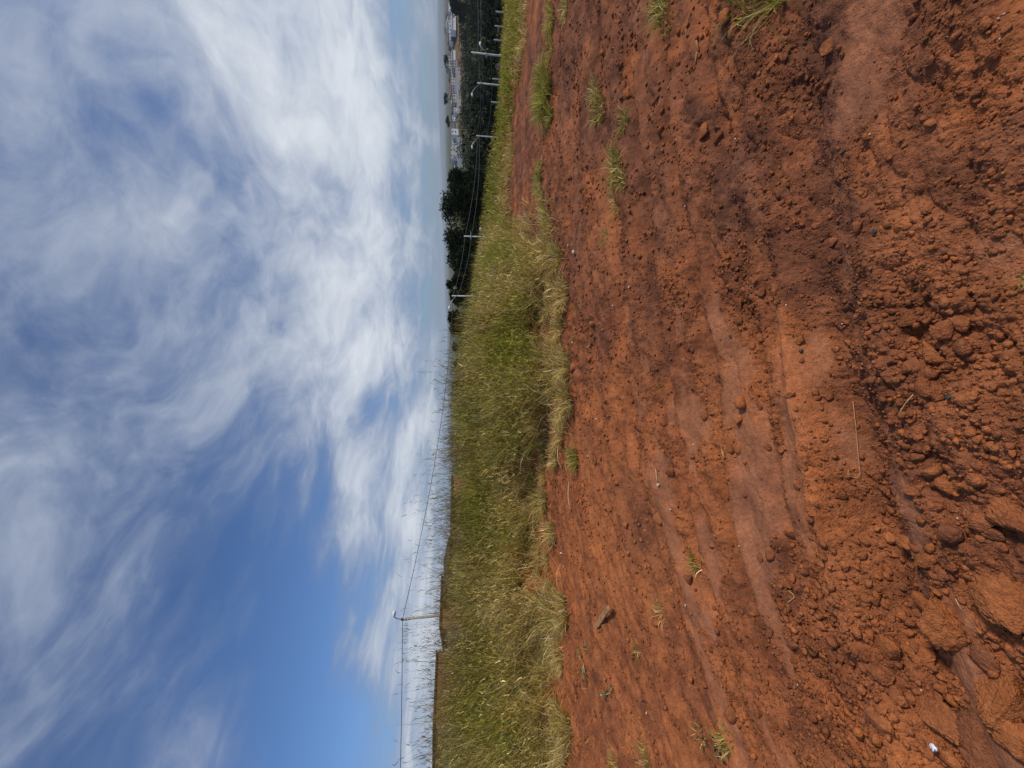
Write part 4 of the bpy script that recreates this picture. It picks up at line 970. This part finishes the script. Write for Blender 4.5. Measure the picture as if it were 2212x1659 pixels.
# ------------------------------------------------------------------ town across the valley
def paint(c): return simple('wall paint', c, .9, .10, .4)
WP = {k_: paint(c) for k_, c in dict(white=(.78, .78, .80), cream=(.58, .55, .50), grey=(.42, .42, .45), blue=(.32, .35, .46), beige=(.50, .46, .42), dark=(.10, .10, .12), pink=(.50, .36, .36)).items()}
RF = {k_: simple('roof cover', c, .9, .2, .5) for k_, c in dict(red=(.22, .11, .09), grey=(.30, .30, .32), dark=(.05, .05, .06), white=(.72, .74, .80)).items()}
def house(X0, X1, Y0, Y1, depth, wall, roof, kind, label, win=3, deep=9.0):
    """X0 top, X1 foot, Y0..Y1 side to side, on the 4032 px photo"""
    k4 = 4032 / 2212.0
    a = at_px(X0 / k4, Y0 / k4, depth); b = at_px(X1 / k4, Y1 / k4, depth)
    x0, x1 = min(a[0], b[0]), max(a[0], b[0]); z1 = a[2]; z0 = b[2]; y0 = (a[1] + b[1]) / 2
    hgt = z1 - z0; w = (x1 - x0) / 2; root = thing('house', label, 'house', ((x0 + x1) / 2, y0, z0), 0, 'houses of the hillside town')
    rh = min(1.6, hgt * .3) if kind == 'gable' else .25
    q = Parts(); q.box(-w, w, 0, deep, -2, hgt - rh); link('wall', q.mesh('wall'), WP[wall], root)
    q = Parts()
    if kind == 'gable':
        h0 = hgt - rh + .003; q.add([(-w - .4, -.5, h0), (w + .4, -.5, h0), (w + .4, deep + .5, h0), (-w - .4, deep + .5, h0), (-w - .4, deep / 2, hgt), (w + .4, deep / 2, hgt)], [(0, 1, 5, 4), (2, 3, 4, 5), (0, 4, 3), (1, 2, 5), (0, 3, 2, 1)])
    else: q.box(-w - .15, w + .15, -.15, deep + .15, hgt - rh + .003, hgt)
    link('roof', q.mesh('roof'), RF[roof], root)
    fl = max(1, int(round((hgt - rh) / 3.0))); fh = (hgt - rh) / fl
    for f_ in range(fl):
        for i in range(win):
            xc = -w + (i + .5) * 2 * w / win; ww = min(.85, w / win * .55)
            q = Parts(); q.box(xc - ww, xc + ww, -.06, -.004, f_ * fh + fh * .34, f_ * fh + fh * .74); link('window', q.mesh('window'), M_GLASS, root)
    return root
HS = [
 (1775, 1789, 47, 117, 445, 'white', 'grey', 'flat', 'longest white building, two storeys, near the top edge', 9),
 (1749, 1766, 79, 109, 500, 'cream', 'grey', 'flat', 'tall pale block standing above the longest white building', 3),
 (1754, 1764, 47, 61, 495, 'grey', 'dark', 'flat', 'small dark-topped house high on the ridge by the top edge', 2),
 (1759, 1768, 10, 44, 490, 'white', 'red', 'gable', 'row house with reddish roof partly behind the dark tree mass at the top', 3),
 (1760, 1774, 62, 78, 475, 'cream', 'grey', 'gable', 'cream house behind the longest white building, upper one', 2),
 (1764, 1775, 80, 93, 465, 'white', 'grey', 'flat', 'little white house squeezed below the tall pale block', 1),
 (1769, 1778, 95, 155, 460, 'white', 'white', 'flat', 'low house with a long white roof strip', 4),
 (1758, 1768, 111, 127, 490, 'cream', 'grey', 'flat', 'cream house right after the tall pale block', 2),
 (1776, 1783, 117, 135, 452, 'dark', 'dark', 'flat', 'dark carport at the end of the longest white building', 1),
 (1761, 1772, 129, 158, 488, 'beige', 'red', 'gable', 'beige house with a reddish gable roof on the ridge', 3),
 (1765, 1779, 160, 182, 475, 'grey', 'dark', 'gable', 'grey house with dark gable roof above the bare lot', 2),
 (1764, 1779, 184, 206, 480, 'beige', 'grey', 'flat', 'beige flat-roofed house above the bare lot', 2),
 (1777, 1787, 196, 234, 458, 'white', 'grey', 'gable', 'white house at the lower end of the bare lot', 4),
 (1755, 1781, 222, 268, 480, 'beige', 'grey', 'gable', 'largest beige building under the umbrella-shaped tree', 4),
 (1780, 1797, 236, 266, 452, 'grey', 'dark', 'flat', 'grey house with dark garage openings under the largest beige building', 3),
 (1766, 1780, 270, 305, 478, 'beige', 'dark', 'gable', 'house with a dark sloping roof right of the umbrella-shaped tree', 3),
 (1774, 1791, 306, 333, 462, 'cream', 'grey', 'flat', 'plain cream cube between the dark roof and the blue house', 2),
 (1767, 1781, 306, 336, 485, 'pink', 'red', 'gable', 'pinkish house with a red-brown roof behind the plain cream cube', 3),
 (1781, 1792, 334, 366, 458, 'blue', 'grey', 'flat', 'blue-grey painted house in the middle of the town', 3),
 (1770, 1783, 338, 374, 475, 'pink', 'red', 'gable', 'house with a mauve red roof behind the blue-grey one', 3),
 (1783, 1796, 370, 400, 458, 'cream', 'grey', 'flat', 'cream house with one large window below the second tree', 2),
 (1775, 1787, 380, 410, 475, 'beige', 'grey', 'gable', 'beige house right beneath the ragged second tree', 3),
 (1776, 1794, 408, 436, 468, 'beige', 'grey', 'flat', 'wide beige house between the second and third trees', 3),
 (1787, 1796, 424, 438, 450, 'white', 'white', 'flat', 'small bright white cube before the wide beige house', 1),
 (1777, 1795, 440, 452, 470, 'grey', 'dark', 'gable', 'narrow grey house with a dark roof next to the third tree', 1),
 (1779, 1798, 456, 475, 462, 'white', 'dark', 'flat', 'white house with dark verandas behind the third tree', 2),
 (1783, 1801, 484, 505, 455, 'grey', 'red', 'gable', 'grey house with row of dark openings beside the steep street', 3),
 (1776, 1799, 507, 530, 450, 'white', 'grey', 'flat', 'white two storey house with a big grey balcony', 1),
 (1779, 1799, 530, 576, 458, 'white', 'grey', 'gable', 'long white house under a grey pitched roof', 4),
 (1772, 1795, 579, 624, 450, 'cream', 'dark', 'flat', 'tall cream building edged with a dark roof line', 2),
 (1785, 1797, 612, 632, 440, 'blue', 'grey', 'flat', 'low bluish house at the foot of the tall cream building', 1),
 (1788, 1800, 634, 662, 450, 'beige', 'grey', 'gable', 'last beige house before the dark trees', 2),
]
for hrow in HS: house(*hrow)
def wall_run(X0, X1, Y0, Y1, depth, label, m):
    k4 = 4032 / 2212.0; a = at_px(X0 / k4, Y0 / k4, depth); b = at_px(X1 / k4, Y1 / k4, depth)
    q = Parts(); w = (a[0] - b[0]) / 2; hh = a[2] - b[2]; q.box(-w, w, 0, .4, -3, hh)
    return tag(link('retaining_wall', q.mesh('retaining_wall'), m, loc=((a[0] + b[0]) / 2, (a[1] + b[1]) / 2, b[2])), label, 'wall')
wall_run(1793, 1812, 266, 360, 436, 'upper stretch of the long grey wall below the town', WP['grey'])
wall_run(1797, 1813, 361, 448, 434, 'lower stretch of the long pale wall below the town', WP['beige'])
wall_run(1798, 1812, 540, 662, 432, 'grey boundary wall under the last houses before the dark trees', WP['grey'])
# terrace under the town
for (Y, Xt, w_, lb, sd_) in ((132, 957, 26, 'umbrella-shaped dark tree above the largest beige building', 31), (213, 957, 22, 'ragged upright dark tree, middle one above the town', 32), (262, 961, 20, 'leaning dark tree at the end of the town roofs', 33)):
    tree(Y, 462, Xt, w_, lb, sd_, 900, .62, group='trees among the houses', low=.45, Xbase=981, crown_h=6.5, tone=(.022, .032, .016))
# street poles in the town
for (Y4, X0, X1, lb) in ((178, 1802, 1826, 'pale street pole by the bare lot'), (260, 1808, 1822, 'thin street pole where the steep street begins'), (472, 1798, 1816, 'street pole below the leaning dark tree'), (86, 1783, 1798, 'street pole in front of the longest white building')):
    k4 = 4032 / 2212.0; b = at_px(X1 / k4, Y4 / k4, 425); t = at_px(X0 / k4, Y4 / k4, 425); q = Parts(); q.tube([(0, 0, -1), (0, 0, t[2] - b[2])], .16, 6)
    tag(link('street_pole', q.mesh('street_pole'), M_CONC, loc=tuple(b)), lb, 'street pole', 'street poles of the town')
k4 = 4032 / 2212.0

# ------------------------------------------------------------------ the air over the valley
q = Parts(); q.box(-20800, 20800, -20800, 20800, -45, 265)
mh = bpy.data.materials.new('haze'); mh.use_nodes = True; mh.node_tree.nodes.clear(); kh = NT(mh.node_tree)
vol = kh.n('ShaderNodeVolumePrincipled', ins={'Color': (0.78, 0.89, 1.0, 1), 'Density': HAZE, 'Anisotropy': 0.0})
oh = kh.n('ShaderNodeOutputMaterial'); mh.node_tree.links.new(vol.outputs[0], oh.inputs['Volume'])
if HAZE > 0: tag(link('haze', q.mesh('haze'), mh), 'thin pale haze hanging in the air over the valley', 'haze', kind='stuff')
